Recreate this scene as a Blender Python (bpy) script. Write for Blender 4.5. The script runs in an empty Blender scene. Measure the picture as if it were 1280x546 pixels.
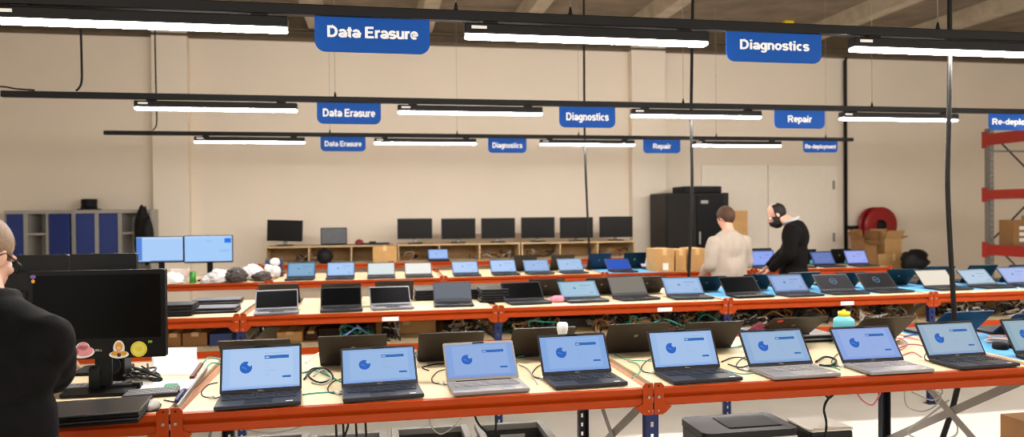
import bpy, bmesh, math, random
from mathutils import Vector, Matrix, noise
random.seed(7)
sc = bpy.context.scene
COL = sc.collection
pi = math.pi
R = math.radians

# ------------------------------------------------------------------ camera
TH, PH, RO, FPX, CH = 0.1795, -0.0096, -0.009, 929.7, 1.653
Fv = Vector((math.sin(TH)*math.cos(PH), math.cos(TH)*math.cos(PH), math.sin(PH)))
R0 = Vector((math.cos(TH), -math.sin(TH), 0)); U0 = R0.cross(Fv)
Rv = R0*math.cos(RO)+U0*math.sin(RO); Uv = -R0*math.sin(RO)+U0*math.cos(RO)
CAM = Vector((0, 0, CH))
cd = bpy.data.cameras.new('camera'); cam = bpy.data.objects.new('camera', cd); COL.objects.link(cam)
M3 = Matrix((Rv, Uv, -Fv)).transposed()
cam.matrix_world = Matrix.Translation(CAM) @ M3.to_4x4()
cd.sensor_width = 36; cd.lens = FPX/1280*36; cd.clip_end = 100; cd.clip_start = .05
cd.dof.use_dof = True; cd.dof.focus_distance = 3.15; cd.dof.aperture_fstop = 2.3
sc.camera = cam

def ray(u, v): return Fv + Rv*((u-640)/FPX) - Uv*((v-273)/FPX)
def pY(u, v, Y): d = ray(u, v); return CAM + d*(Y/d.y)          # point of the photo on a plane parallel to the back wall
def pZ(u, v, Z): d = ray(u, v); return CAM + d*((Z-CH)/d.z)      # point of the photo on a level surface
def pX(u, v, X): d = ray(u, v); return CAM + d*(X/d.x)
def pD(u, v, z): return CAM + ray(u, v)*z
def proj(p):
    q = Vector(p)-CAM; z = q.dot(Fv); return 640+FPX*q.dot(Rv)/z, 273-FPX*q.dot(Uv)/z

# ------------------------------------------------------------------ materials
def lin(c): return tuple(((x/255)/12.92 if x/255 <= .04045 else ((x/255+.055)/1.055)**2.4) for x in c)
MATS = {}
def mat(name, rgb, rough=.5, metal=0., var=.08, scale=12., emit=0., spec=.5, bump=0., bscale=60., stretch=None):
    if name in MATS: return MATS[name]
    m = bpy.data.materials.new(name); m.use_nodes = True; nt = m.node_tree; b = nt.nodes['Principled BSDF']
    c = lin(rgb)
    b.inputs['Roughness'].default_value = rough; b.inputs['Metallic'].default_value = metal
    b.inputs['Specular IOR Level'].default_value = spec if emit or max(rgb) > 100 else spec*.5
    tc = nt.nodes.new('ShaderNodeTexCoord'); mp = nt.nodes.new('ShaderNodeMapping')
    if stretch: mp.inputs['Scale'].default_value = stretch
    nt.links.new(tc.outputs['Object'], mp.inputs['Vector'])
    n = nt.nodes.new('ShaderNodeTexNoise'); n.inputs['Scale'].default_value = scale; n.inputs['Detail'].default_value = 5
    nt.links.new(mp.outputs['Vector'], n.inputs['Vector'])
    rp = nt.nodes.new('ShaderNodeValToRGB')
    rp.color_ramp.elements[0].position = .3; rp.color_ramp.elements[1].position = .7
    rp.color_ramp.elements[0].color = (*[x*(1-var) for x in c], 1); rp.color_ramp.elements[1].color = (*[min(1, x*(1+var)) for x in c], 1)
    nt.links.new(n.outputs['Fac'], rp.inputs['Fac'])
    if emit:
        b.inputs['Base Color'].default_value = (0.01, .01, .01, 1)
        b.inputs['Emission Color'].default_value = (*c, 1); b.inputs['Emission Strength'].default_value = emit
    else:
        nt.links.new(rp.outputs['Color'], b.inputs['Base Color'])
    if bump:
        n2 = nt.nodes.new('ShaderNodeTexNoise'); n2.inputs['Scale'].default_value = bscale; n2.inputs['Detail'].default_value = 4
        nt.links.new(mp.outputs['Vector'], n2.inputs['Vector'])
        bp = nt.nodes.new('ShaderNodeBump'); bp.inputs['Strength'].default_value = bump; bp.inputs['Distance'].default_value = .01
        nt.links.new(n2.outputs['Fac'], bp.inputs['Height']); nt.links.new(bp.outputs['Normal'], b.inputs['Normal'])
    MATS[name] = m; return m

WALLM = mat('plaster', (236, 222, 202), .9, var=.02, scale=1.2, bump=.05, bscale=30)
WALLM2 = mat('plaster_pilaster', (238, 225, 206), .9, var=.02, scale=1.5)
FLOORM = mat('floor_resin', (226, 221, 211), .35, var=.05, scale=2)
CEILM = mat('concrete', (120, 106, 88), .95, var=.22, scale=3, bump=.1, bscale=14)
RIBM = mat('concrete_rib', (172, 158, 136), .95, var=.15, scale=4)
STEELB = mat('brown_steel', (92, 78, 60), .6, var=.15, scale=5)
ORANGE = mat('orange_paint', (162, 57, 5), .45, var=.05, scale=8, spec=.15)
NAVY = mat('navy_paint', (26, 38, 84), .4, var=.1)
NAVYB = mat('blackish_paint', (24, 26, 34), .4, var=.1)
BOARD = mat('chipboard', (212, 192, 154), .55, var=.06, scale=40, stretch=(1, 3, 3))
BOARDE = mat('chipboard_edge', (176, 124, 92), .8, var=.15, scale=80)
GREYST = mat('grey_steel', (150, 146, 140), .4, metal=.3, var=.08)
GALV = mat('galvanised', (135, 132, 126), .45, metal=.4, var=.1)
BLACKM = mat('black_metal', (20, 18, 16), .45, var=.1, spec=.4)
BLACKP = mat('black_plastic', (15, 14, 14), .45, var=.1, spec=.3)
SOFTBLK = mat('black_rubber', (16, 15, 15), .6, var=.1)
DARKG = mat('charcoal_plastic', (42, 42, 46), .42, var=.05, spec=.4)
LIDM = mat('laptop_lid_grey', (58, 52, 46), .38, metal=.25, var=.04)
LIDN = mat('laptop_lid_navy', (20, 44, 70), .35, var=.05)
LIDT = mat('laptop_lid_teal', (8, 34, 44), .35, var=.05)
SILV = mat('silver_plastic', (134, 130, 128), .35, metal=.2, var=.03)
STEELG = mat('steel_grey_plastic', (112, 112, 120), .4, metal=.1, var=.03); mat('laptop_lid_slate', (92, 92, 98), .35)
KEYD = mat('dark_key', (38, 38, 42), .45, var=.06)
KEYS = mat('silver_key', (142, 138, 136), .45, var=.06)
GLOSS = mat('screen_black', (7, 7, 8), .35, var=.02, spec=.04)
MATTE = mat('screen_matt_black', (20, 18, 16), .4, var=.03, spec=.3)
WHITE = mat('white_plastic', (236, 236, 232), .4, var=.02)
PAPER = mat('paper', (240, 238, 232), .8, var=.03)
BLUESIGN = mat('sign_blue', (4, 78, 166), .5, var=.02, spec=.2)
SIGNTXT = mat('sign_white', (245, 247, 250), .5, var=.01)
CARD = mat('cardboard', (186, 144, 90), .85, var=.08, scale=9)
CARDD = mat('cardboard_dark', (150, 108, 64), .85, var=.1, scale=9)
TAPE = mat('packing_tape', (214, 178, 120), .3, var=.03)
PLY = mat('plywood', (186, 158, 116), .6, var=.1, scale=8, stretch=(1, 1, 6))
TEAL = mat('teal_cable', (40, 150, 128), .5); BLUEC = mat('blue_cable', (110, 160, 210), .5); PINK = mat('pink_cable', (214, 110, 130), .5)
WHITEC = mat('white_cable', (225, 222, 212), .5); BLACKC = mat('black_cable', (18, 17, 17), .5); GREYC = mat('grey_cable', (170, 166, 158), .5)
LAMPE = mat('lamp_diffuser', (255, 250, 246), emit=155)
REDM = mat('red_paint', (150, 14, 20), .4, var=.06); RED2 = mat('rack_red', (170, 40, 26), .45, var=.06)
BLUED = mat('locker_blue', (15, 44, 116), .45, var=.05); BLUEMAT = mat('blue_mat', (90, 164, 212), .8, var=.06)
LOCKG = mat('locker_grey', (162, 157, 147), .5, var=.04)
YELLOW = mat('yellow_cap', (240, 208, 20), .4); AQUA = mat('aqua_liquid', (110, 190, 200), .25, var=.04)
SKIN = mat('skin', (204, 150, 124), .5, var=.06, scale=25); SKIN2 = mat('skin_pale', (206, 158, 134), .5, var=.05, scale=25)
HAIRB = mat('hair_brown', (74, 50, 34), .6, var=.3, scale=90); HAIRF = mat('hair_fair', (128, 100, 72), .6, var=.25, scale=120)
HAIRK = mat('hair_black', (22, 17, 14), .6, var=.3, scale=90)
JACKB = mat('black_fabric', (11, 10, 10), .85, var=.25, scale=25, bump=.2, bscale=160, spec=.25)
JACKC = mat('black_fleece', (16, 14, 13), .9, var=.25, scale=30, spec=.2)
SHIRT = mat('beige_shirt', (164, 150, 136), .85, var=.04, scale=6, bump=.2, bscale=20)
JEANS = mat('dark_denim', (32, 38, 56), .8, var=.12, scale=40); COLLARG = mat('grey_collar', (176, 176, 176), .8)
GREENCAN = mat('green_can', (60, 140, 50), .3, metal=.3, var=.2, scale=40)
CRATEM = mat('crate_grey', (74, 72, 68), .55, var=.06); CRATER = mat('crate_rim', (150, 148, 142), .5, var=.05)
PRNB = mat('printer_black', (28, 25, 24), .4, var=.06); PRNW = mat('printer_white', (214, 208, 198), .45, var=.03)

# ------------------------------------------------------------------ mesh builder
class MB:
    def __init__(s): s.bm = bmesh.new(); s.mats = []
    def mi(s, m):
        if m not in s.mats: s.mats.append(m)
        return s.mats.index(m)
    def _fin(s, n0, m, smooth=False):
        i = s.mi(m)
        s.bm.faces.ensure_lookup_table()
        for f in s.bm.faces[n0:]: f.material_index = i; f.smooth = smooth
    def box(s, c, d, m, rot=None, bev=0, seg=2):
        n0 = len(s.bm.faces)
        r = bmesh.ops.create_cube(s.bm, size=1); vs = r['verts']
        bmesh.ops.scale(s.bm, vec=Vector(d), verts=vs)
        if bev:
            es = list({e for v in vs for e in v.link_edges})
            rb = bmesh.ops.bevel(s.bm, geom=es, offset=bev, segments=seg, affect='EDGES', profile=.5)
            vs = list({v for v in rb['verts']} | {v for v in vs if v.is_valid})
        M = Matrix.Translation(Vector(c)) @ (rot.to_4x4() if rot is not None else Matrix())
        bmesh.ops.transform(s.bm, matrix=M, verts=vs)
        s._fin(n0, m, False); return s
    def b2(s, lo, hi, m, bev=0, seg=2):
        lo = Vector(lo); hi = Vector(hi); return s.box((lo+hi)/2, hi-lo, m, None, bev, seg)
    def cyl(s, p0, p1, r0, m, r1=None, seg=16, smooth=True):
        p0 = Vector(p0); p1 = Vector(p1); d = p1-p0; n0 = len(s.bm.faces)
        q = Vector((0, 0, 1)).rotation_difference(d.normalized()).to_matrix().to_4x4()
        bmesh.ops.create_cone(s.bm, cap_ends=True, segments=seg, radius1=r0, radius2=r0 if r1 is None else r1, depth=d.length,
                              matrix=Matrix.Translation((p0+p1)/2) @ q)
        s._fin(n0, m, smooth)
        s.bm.faces.ensure_lookup_table()
        for f in s.bm.faces[n0:]:
            if len(f.verts) > 4: f.smooth = False
        return s
    def sph(s, c, r, m, sub=2, rot=None):
        n0 = len(s.bm.faces); r = (r, r, r) if isinstance(r, (int, float)) else r
        M = Matrix.Translation(Vector(c)) @ (rot.to_4x4() if rot is not None else Matrix()) @ Matrix.Diagonal((*r, 1))
        bmesh.ops.create_icosphere(s.bm, subdivisions=sub, radius=1, matrix=M)
        s._fin(n0, m, True); return s
    def tube(s, pts, r, m, seg=8, cyc=False):
        pts = [Vector(p) for p in pts]; n = len(pts); rings = []; n0 = len(s.bm.faces); up = Vector((.13, .07, 1)).normalized()
        for i, p in enumerate(pts):
            a = pts[(i-1) % n] if (cyc or i > 0) else p; b = pts[(i+1) % n] if (cyc or i < n-1) else p
            t = (b-a)
            if t.length < 1e-9: t = Vector((0, 0, 1))
            t.normalize(); x = t.cross(up)
            if x.length < 1e-3: x = t.cross(Vector((1, 0, 0)))
            x.normalize(); y = t.cross(x); rr = r[i] if isinstance(r, (list, tuple)) else r
            rings.append([s.bm.verts.new(p+(x*math.cos(2*pi*k/seg)+y*math.sin(2*pi*k/seg))*rr) for k in range(seg)])
        for i in range(n if cyc else n-1):
            A = rings[i]; B = rings[(i+1) % n]
            for k in range(seg): s.bm.faces.new((A[k], A[(k+1) % seg], B[(k+1) % seg], B[k]))
        if not cyc: s.bm.faces.new(rings[0][::-1]); s.bm.faces.new(rings[-1])
        s._fin(n0, m, True); return s
    def prism(s, poly, d, m, M=None, smooth=False):
        """poly: 2D (x,y) outline; extruded by vector d along local z; M places it."""
        M = M or Matrix(); n0 = len(s.bm.faces)
        a = [s.bm.verts.new(M @ Vector((x, y, 0))) for x, y in poly]; b = [s.bm.verts.new(M @ Vector((x, y, d))) for x, y in poly]; n = len(poly)
        s.bm.faces.new(a[::-1]); s.bm.faces.new(b)
        for i in range(n): s.bm.faces.new((a[i], a[(i+1) % n], b[(i+1) % n], b[i]))
        s._fin(n0, m, smooth); return s
    def lathe(s, prof, m, c=(0, 0, 0), seg=24, smooth=True):
        c = Vector(c); n0 = len(s.bm.faces); rings = []
        for r, z in prof:
            if r < 1e-6: rings.append([s.bm.verts.new(c+Vector((0, 0, z)))])
            else: rings.append([s.bm.verts.new(c+Vector((r*math.cos(2*pi*k/seg), r*math.sin(2*pi*k/seg), z))) for k in range(seg)])
        for A, B in zip(rings, rings[1:]):
            for k in range(seg):
                k2 = (k+1) % seg
                if len(A) == 1: s.bm.faces.new((A[0], B[k], B[k2]))
                elif len(B) == 1: s.bm.faces.new((A[k], A[k2], B[0]))
                else: s.bm.faces.new((A[k], A[k2], B[k2], B[k]))
        s._fin(n0, m, smooth); return s
    def quad(s, pts, m):
        n0 = len(s.bm.faces); s.bm.faces.new([s.bm.verts.new(Vector(p)) for p in pts]); s._fin(n0, m); return s
    def build(s, name, parent=None, loc=None, rot=None):
        bmesh.ops.recalc_face_normals(s.bm, faces=s.bm.faces[:])
        me = bpy.data.meshes.new(name); s.bm.to_mesh(me); s.bm.free()
        for m in s.mats: me.materials.append(m)
        o = bpy.data.objects.new(name, me); COL.objects.link(o)
        if parent is not None: o.parent = parent
        if loc is not None: o.location = loc
        if rot is not None: o.rotation_euler = rot
        return o
def tag(o, label, cat, group=None, kind=None):
    o['label'] = label; o['category'] = cat
    if group: o['group'] = group
    if kind: o['kind'] = kind
    return o
def empty(name, loc, rz=0):
    o = bpy.data.objects.new(name, None); COL.objects.link(o); o.location = loc; o.rotation_euler = (0, 0, rz); o.empty_display_size = .1; return o
def struct(o): o['kind'] = 'structure'; return o
def copy_tree(o, parent=None):
    c = o.copy(); COL.objects.link(c)
    if parent is not None: c.parent = parent
    for ch in o.children: copy_tree(ch, c)
    return c
def smooth_path(pts, n=8):
    pts = [Vector(p) for p in pts]; out = []
    P = [pts[0]*2-pts[1]]+pts+[pts[-1]*2-pts[-2]]
    for i in range(1, len(P)-2):
        p0, p1, p2, p3 = P[i-1:i+3]
        for k in range(n):
            t = k/n; out.append(.5*((2*p1)+(p2-p0)*t+(2*p0-5*p1+4*p2-p3)*t*t+(3*p1-p0-3*p2+p3)*t**3))
    out.append(pts[-1]); return out
def rrect(x0, y0, x1, y1, r, corners=(1, 1, 1, 1), n=6):
    """rounded rectangle; corners order: bottom-left, bottom-right, top-right, top-left"""
    out = []
    for (cx, cy, a0, on) in ((x0+r, y0+r, pi, corners[0]), (x1-r, y0+r, 1.5*pi, corners[1]), (x1-r, y1-r, 0, corners[2]), (x0+r, y1-r, .5*pi, corners[3])):
        if on: out += [(cx+r*math.cos(a0+k*pi/2/n), cy+r*math.sin(a0+k*pi/2/n)) for k in range(n+1)]
        else: out.append((x0 if cx < (x0+x1)/2 else x1, y0 if cy < (y0+y1)/2 else y1))
    return out
def _arc(cx, cy, rx, ry, a0, a1, n=12): return [(cx+rx*math.cos(R(a0+(a1-a0)*k/n)), cy+ry*math.sin(R(a0+(a1-a0)*k/n))) for k in range(n+1)]
_o = _arc(.31, .36, .21, .27, 90, 450, 22)
GLYPH = {  # bold sans strokes on a cap height of 1: (advance, [centre lines])
 'D': (.84, [[(.12, .09), (.12, .91), (.36, .91)]+_arc(.36, .5, .33, .41, 90, -90)+[(.12, .09)]]),
 'E': (.74, [[(.12, 0), (.12, 1)], [(.12, .915), (.66, .915)], [(.12, .51), (.61, .51)], [(.12, .085), (.68, .085)]]),
 'R': (.82, [[(.12, 0), (.12, 1)], [(.12, .915), (.44, .915)]+_arc(.44, .70, .22, .215, 90, -90)+[(.12, .485)], [(.40, .485), (.70, 0)]]),
 'L': (.68, [[(.12, 1), (.12, .085), (.62, .085)]]),
 'a': (.62, [_arc(.30, .21, .20, .13, 0, 360, 18), [(.11, .50)]+_arc(.30, .44, .20, .20, 150, 0, 10)+[(.50, .44), (.50, 0)]]),
 't': (.40, [[(.20, .93), (.20, .20)]+_arc(.31, .2, .11, .12, 180, 280, 6), [(.02, .64), (.37, .64)]]),
 'r': (.42, [[(.12, 0), (.12, .73)], [(.12, .45)]+_arc(.34, .40, .22, .24, 160, 75, 8)]),
 's': (.58, [[(.50, .53)]+_arc(.30, .50, .19, .145, 30, 250, 12)+_arc(.30, .215, .20, .145, 75, -160, 12)]),
 'u': (.64, [[(.12, .73), (.12, .30)]+_arc(.31, .28, .19, .20, 180, 360, 10)+[(.50, .30)], [(.51, .73), (.51, 0)]]),
 'e': (.60, [[(.12, .37), (.50, .37)]+_arc(.31, .37, .20, .275, 8, 315, 20)]),
 'i': (.30, [[(.14, 0), (.14, .73)], [(.14, .83), (.14, 1)]]),
 'g': (.64, [_arc(.30, .37, .19, .27, 0, 360, 20), [(.51, .73), (.51, -.02)]+_arc(.30, -.03, .21, .17, 0, -150, 10)]),
 'n': (.64, [[(.12, 0), (.12, .73)], [(.12, .42)]+_arc(.31, .44, .19, .20, 180, 0, 10)+[(.50, .42), (.50, 0)]]),
 'o': (.62, [_o]),
 'c': (.58, [_arc(.31, .36, .20, .27, 45, 315, 18)]),
 'p': (.64, [[(.12, -.27), (.12, .73)], _arc(.33, .36, .20, .27, 0, 360, 20)]),
 'd': (.64, [[(.51, 0), (.51, 1)], _arc(.30, .36, .20, .27, 0, 360, 20)]),
 'l': (.30, [[(.14, 0), (.14, 1)]]),
 'y': (.58, [[(.08, .73), (.30, .06)], [(.52, .73), (.30, .06), (.22, -.17), (.08, -.18)]]),
 'm': (.94, [[(.12, 0), (.12, .73)], [(.12, .42)]+_arc(.29, .46, .17, .18, 180, 0, 8)+[(.46, .42), (.46, 0)], [(.46, .42)]+_arc(.63, .46, .17, .18, 180, 0, 8)+[(.80, .42), (.80, 0)]]),
 '-': (.40, [[(.06, .34), (.34, .34)]]), ' ': (.32, [])}
def text_mesh(name, txt, cap, m, parent, width=None, wt=.215, loc=(0, 0, 0), rot=(pi/2, 0, 0)):
    """flat lettering of the given cap height, centred on loc"""
    b = MB(); x0 = 0; im = b.mi(m); lay = 0
    for ch in txt:
        adv, strokes = GLYPH[ch]
        for st in strokes:
            lay = (lay+1) % 4; zz = lay*.00025
            P = [Vector((p[0]+x0, p[1])) for p in st]; n = len(P); rail = []
            closed = (P[0]-P[-1]).length < 1e-5
            for i, p in enumerate(P):
                pa = P[i-1] if i > 0 else (P[-2] if closed else None); pb = P[i+1] if i < n-1 else (P[1] if closed else None)
                d1 = (p-pa).normalized() if pa is not None else (pb-p).normalized(); d2 = (pb-p).normalized() if pb is not None else d1
                t = (d1+d2); t = t.normalized() if t.length > .2 else d1; nn = Vector((-t.y, t.x)); c = max(.55, nn.dot(Vector((-d1.y, d1.x))))
                rail.append((p+nn*wt/2/c, p-nn*wt/2/c))
            V = [(b.bm.verts.new((u.x, u.y, zz)), b.bm.verts.new((v.x, v.y, zz))) for u, v in rail]
            for (u0, v0), (u1, v1) in zip(V, V[1:]):
                f = b.bm.faces.new((u0, v0, v1, u1)); f.material_index = im
        x0 += adv
    fx = (width/x0) if width else cap
    for v in b.bm.verts: v.co = Vector(((v.co.x-x0/2)*fx, (v.co.y-.5)*cap, v.co.z))
    return b.build(name, parent, loc, rot)

# ------------------------------------------------------------------ layout constants
BH = CH-.7276                    # bench surface
D1, D2, D3 = 2.878, 5.509, 8.210
DEP, L = 1.09, 1.85
S1, S2, S3 = -.749, -.961, -1.135
WY = 12.3                        # back wall
D4 = 10.9
ZC = 4.75                        # ceiling

# ------------------------------------------------------------------ room
struct(MB().b2((-8, -3, -.1), (13.2, WY+.2, 0), FLOORM).build('floor'))
struct(MB().b2((-8, WY, 0), (13.2, WY+.2, ZC), WALLM).build('wall_back'))
struct(MB().b2((-8.2, -3, 0), (-8, WY+.2, ZC), WALLM).build('wall_left'))
struct(MB().b2((13.2, -3, 0), (13.4, WY+.2, ZC), WALLM).build('wall_right'))
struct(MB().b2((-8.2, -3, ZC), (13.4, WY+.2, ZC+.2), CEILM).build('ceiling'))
def pil(u0, u1, dep=.16):
    a = pY(u0, 180, WY-dep).x; b = pY(u1, 180, WY-dep).x
    return MB().b2((a, WY-dep, 0), (b, WY-.001, ZC), WALLM2, .01).build('trim_pilaster')
for uu in ((190, 235), (790, 833)): struct(pil(*uu))
# dark steel edge beam at the top of the back wall, with its flanges
zt = pY(640, 57, WY-.2).z
eb = MB(); eb.b2((-8, WY-.22, zt), (13.2, WY-.001, zt+.03), STEELB); eb.b2((-8, WY-.12, zt+.03), (13.2, WY-.001, ZC), STEELB)
eb.b2((-8, WY-.2, zt+.14), (13.2, WY-.12, zt+.17), STEELB)
struct(eb.build('trim_beam'))
# concrete ribs of the ceiling slab
for u, v in ((385, 6), (540, 8), (675, 10), (838, 14), (1100, 18), (1238, 22)):
    p = pZ(u, v, ZC-.22)
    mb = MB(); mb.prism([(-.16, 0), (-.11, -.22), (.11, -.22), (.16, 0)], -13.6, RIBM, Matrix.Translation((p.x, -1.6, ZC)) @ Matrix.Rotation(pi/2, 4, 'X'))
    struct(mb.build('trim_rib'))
for (u0, u1, v) in ((560, 660, 6), (735, 812, 11), (905, 1043, 17)):
    a = pY(u0, v, 11.2); b = pY(u1, v+1, 11.2); b.z = a.z
    t = MB().tube([a, b], .018, BLACKM).cyl(b-Vector((.02, 0, .03)), b+Vector((.03, 0, .05)), .03, BLACKM)
    t.cyl(a+Vector((.3, 0, 0)), (a.x+.3, a.y, ZC-.002), .01, BLACKM); t.cyl(b-Vector((.3, 0, 0)), (b.x-.3, b.y, ZC-.002), .01, BLACKM)
    o = t.build('ceiling_conduit')
    tag(o, {560: 'dark ceiling conduit above the front sign reading Data Erasure', 735: 'dark ceiling conduit above the middle front lamp', 905: 'dark ceiling conduit above the front sign reading Diagnostics'}[u0], 'pipe', 'ceiling conduits')
p = pY(985, 25, 11.3)
tag(MB().b2((p.x-.08, p.y-.05, p.z-.08), (p.x+.08, p.y+.05, p.z+.09), YELLOW, .01).cyl((p.x, p.y, p.z+.09), (p.x, p.y, ZC-.002), .01, BLACKM).build('ceiling_tag'),
    'small yellow box hanging under the concrete ceiling', 'box')
# double door in the back wall
a = pY(876, 206, WY); b = pY(1046, 330, WY)
dr = MB(); x0, x1, z1 = a.x, b.x, a.z; xm = pY(959, 240, WY).x
DOORM = mat('door_white', (240, 229, 212), .6, var=.02)
dr.b2((x0, WY-.03, 0), (xm-.008, WY-.002, z1), DOORM, .004); dr.b2((xm+.008, WY-.03, 0), (x1, WY-.002, z1), DOORM, .004)
door = struct(dr.build('door_1'))
hg = MB()
for zz in (1.05, 2.0): hg.b2((x1-.10, WY-.05, zz), (x1-.06, WY-.0295, zz+.16), GREYST, .004)
hg.build('hinge', door)

# ------------------------------------------------------------------ workbenches
def perforated(mb, w, h, m, z0=0, pitch=.05, M=Matrix(), th=.003):
    """upright face with slots, in local x (width) / z (height)"""
    n = int(h/pitch); i = mb.mi(m); hw, hh = .013, .022
    xs = (-w/2, -hw/2, hw/2, w/2)
    for k in range(n):
        za = z0+k*pitch; zs = (za, za+(pitch-hh)/2, za+(pitch+hh)/2, za+pitch)
        for yy in (0, th):
            g = [[mb.bm.verts.new(M @ Vector((x, yy, z))) for x in xs] for z in zs]
            for a in range(3):
                for b in range(3):
                    if a == 1 and b == 1: continue
                    f = mb.bm.faces.new((g[a][b], g[a][b+1], g[a+1][b+1], g[a+1][b])); f.material_index = i
def beam_profile(t=1.0):
    return [(0, 0), (0, -.022), (.016, -.025), (.018, -.033), (.003, -.041), (0, -.066), (.003, -.072), (.03, -.072), (.03, 0)]
def make_bench(name, x0, x1, Y, label, group, low=None, strut=True, uprights=(True, True), stickers=(), panel=False):
    """x0,x1: upright centre lines; root at the front left foot"""
    root = empty(name, (x0, Y, 0)); tag(root, label, 'workbench', group)
    w = x1-x0; g = .003
    # beams front and back with their end hooks
    def beam(y, sgn, nm):
        mb = MB(); Mx = Matrix(((0, 0, 1, 0), (sgn, 0, 0, 0), (0, 1, 0, 0), (0, 0, 0, 1)))
        mb.prism(beam_profile(), w-2*g-.05, ORANGE, Matrix.Translation((g+.025, y, BH)) @ Mx)
        o = mb.build(nm, root)
        for side in (0, 1):
            hx0 = g if side == 0 else w-g-.042
            hk = MB(); s = 1 if side == 0 else -1
            ox = g if side == 0 else w-g
            poly = [(0, .024), (.030, .024), (.042, .012), (.042, -.060), (.075, -.074), (.05, -.098), (.036, -.106), (0, -.106)]
            poly = [(ox+s*px, py) for px, py in poly]
            Mz = Matrix(((1, 0, 0, 0), (0, 0, sgn, 0), (0, 1, 0, 0), (0, 0, 0, 1)))
            hk.prism(poly, .004, ORANGE, Matrix.Translation((0, y-sgn*.006, BH)) @ Mz)
            for pz in (.012, -.09): hk.cyl((ox+s*.018, y-sgn*.0065, BH+pz), (ox+s*.018, y-sgn*.008, BH+pz), .004, BLACKM, seg=8)
            hk.cyl((ox+s*.018, y-sgn*.0065, BH-.033), (ox+s*.018, y-sgn*.012, BH-.033), .006, GREYST, seg=10)
            hk.build('beam_hook', o)
        return o
    fb = beam(0, 1, 'front_beam'); beam(DEP, -1, 'back_beam')
    for sx in stickers:
        MB().b2((sx-.06, -.0025, BH-.066), (sx+.06, -.0005, BH-.036), PAPER).build('label_sticker', fb)
    MB().b2((.03, .004, BH-.02), (w-.03, DEP-.004, BH-.0005), BOARD, .002).build('board', root)
    # end frames: uprights front/back (this bay owns its left one, the last bay also the right one)
    for side, on in ((0, uprights[0]), (1, uprights[1])):
        if not on: continue
        xx = 0 if side == 0 else w
        for (y, yo) in ((.012, 0), (DEP-.012, 1)):
            u = MB(); M = Matrix.Translation((xx, y, 0))
            perforated(u, .055, BH+.0, NAVY if yo == 0 else NAVYB, M=M)
            u.b2((xx-.0275, y+(.004 if not yo else -.036), 0), (xx-.0225, y+(.04 if not yo else -.001), BH-.003), NAVY if yo == 0 else NAVYB)
            u.b2((xx+.0225, y+(.004 if not yo else -.036), 0), (xx+.0275, y+(.04 if not yo else -.001), BH-.003), NAVY if yo == 0 else NAVYB)
            u.b2((xx-.05, y-.03 if yo else y-.02, 0), (xx+.05, y+.02 if yo else y+.05, .005), NAVYB)
            u.build('upright', root)
        if strut:
            for (za, zb, dx) in ((.28, .88, -.004), (.88, .28, .004)):
                s = MB(); p0 = Vector((xx+dx, .045, za)); p1 = Vector((xx+dx, DEP-.045, zb)); d = (p1-p0)
                ang = math.atan2(d.z, d.y)
                s.box((p0+p1)/2, (.003, d.length, .04), GREYST, Matrix.Rotation(ang, 3, 'X')); s.build('brace', root)
        sr = MB(); sr.b2((xx-.02, .05, BH-.04), (xx+.02, DEP-.05, BH-.012), BOARDE); sr.build('side_rail', root)
    if panel: MB().b2((.03, DEP-.046, .03), (w-.03, DEP-.038, BH-.078), mat('brown_hardboard', (84, 74, 60), .8, var=.1)).build('shade_panel', root)  # dark panel added to deepen the shade under the bench
    if low is not None:
        MB().b2((.03, .004, low-.018), (w-.03, DEP-(.047 if panel else .004), low-.0005), BOARD).build('lower_shelf', root)
        for (y, yo) in ((-.001, 0), (DEP-.029, 1)):
            MB().b2((.028, y, low-.052), (w-.028, y+.03, low-.019), ORANGE, .004).b2((.028, y-.003, low-.052), (w-.028, y, low+.0), ORANGE).build('lower_beam', root)
    return root
LOW2 = .69
for i, lab in enumerate(('front orange workbench under the big monitor and paperwork by the man in the glasses', 'front orange workbench with grey crates beneath and four lit laptops along its edge',
                         'front orange workbench holding the blue bottle with the yellow cap, printer below it', 'front orange workbench mostly beyond the right edge of view')):
    make_bench('workbench', S1+(i-1)*L, S1+i*L, D1, lab, 'orange workbenches', low=.25 if i == 1 else None, uprights=(True, i == 3))
for i, lab in enumerate(('middle-row orange workbench hidden mostly behind the big black monitor', 'middle-row orange workbench with three black-screen laptops', 'middle-row orange workbench starting beside the stack of five closed laptops',
                         'middle-row orange workbench with two round-logo laptops on a blue mat', 'middle-row orange workbench with the white-screen laptop by the tall black pole')):
    st = {0: (), 1: (1.05,), 2: (1.32,), 3: (1.05,), 4: (1.05,)}[i]
    make_bench('workbench', S2+(i-1)*L, S2+i*L, D2, lab, 'orange workbenches', low=LOW2, uprights=(True, i == 4), stickers=st, panel=True)
for i, lab in enumerate(('third-row orange workbench carrying the pair of blue-lit monitors', 'third-row orange workbench with pale white laptop screens', 'third-row orange workbench with four light blue laptop screens',
                         'third-row orange workbench with three cardboard boxes on top', 'third-row orange workbench by the hose reel, three laptops at its end')):
    make_bench('workbench', S3+(i-1)*L, S3+i*L, D3, lab, 'orange workbenches', low=None, uprights=(True, i == 4))
x4b = pY(794, 320, D4).x
for i, lab in enumerate(('rear orange workbench against the wall under the black crooked monitor', 'rear orange workbench against the wall with the plywood riser and one blue laptop', 'rear orange workbench against the wall ending beside the black cabinet')):
    make_bench('workbench', x4b-(3-i)*L, x4b-(2-i)*L, D4, lab, 'orange workbenches', low=None, uprights=(True, i == 2))

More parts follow.
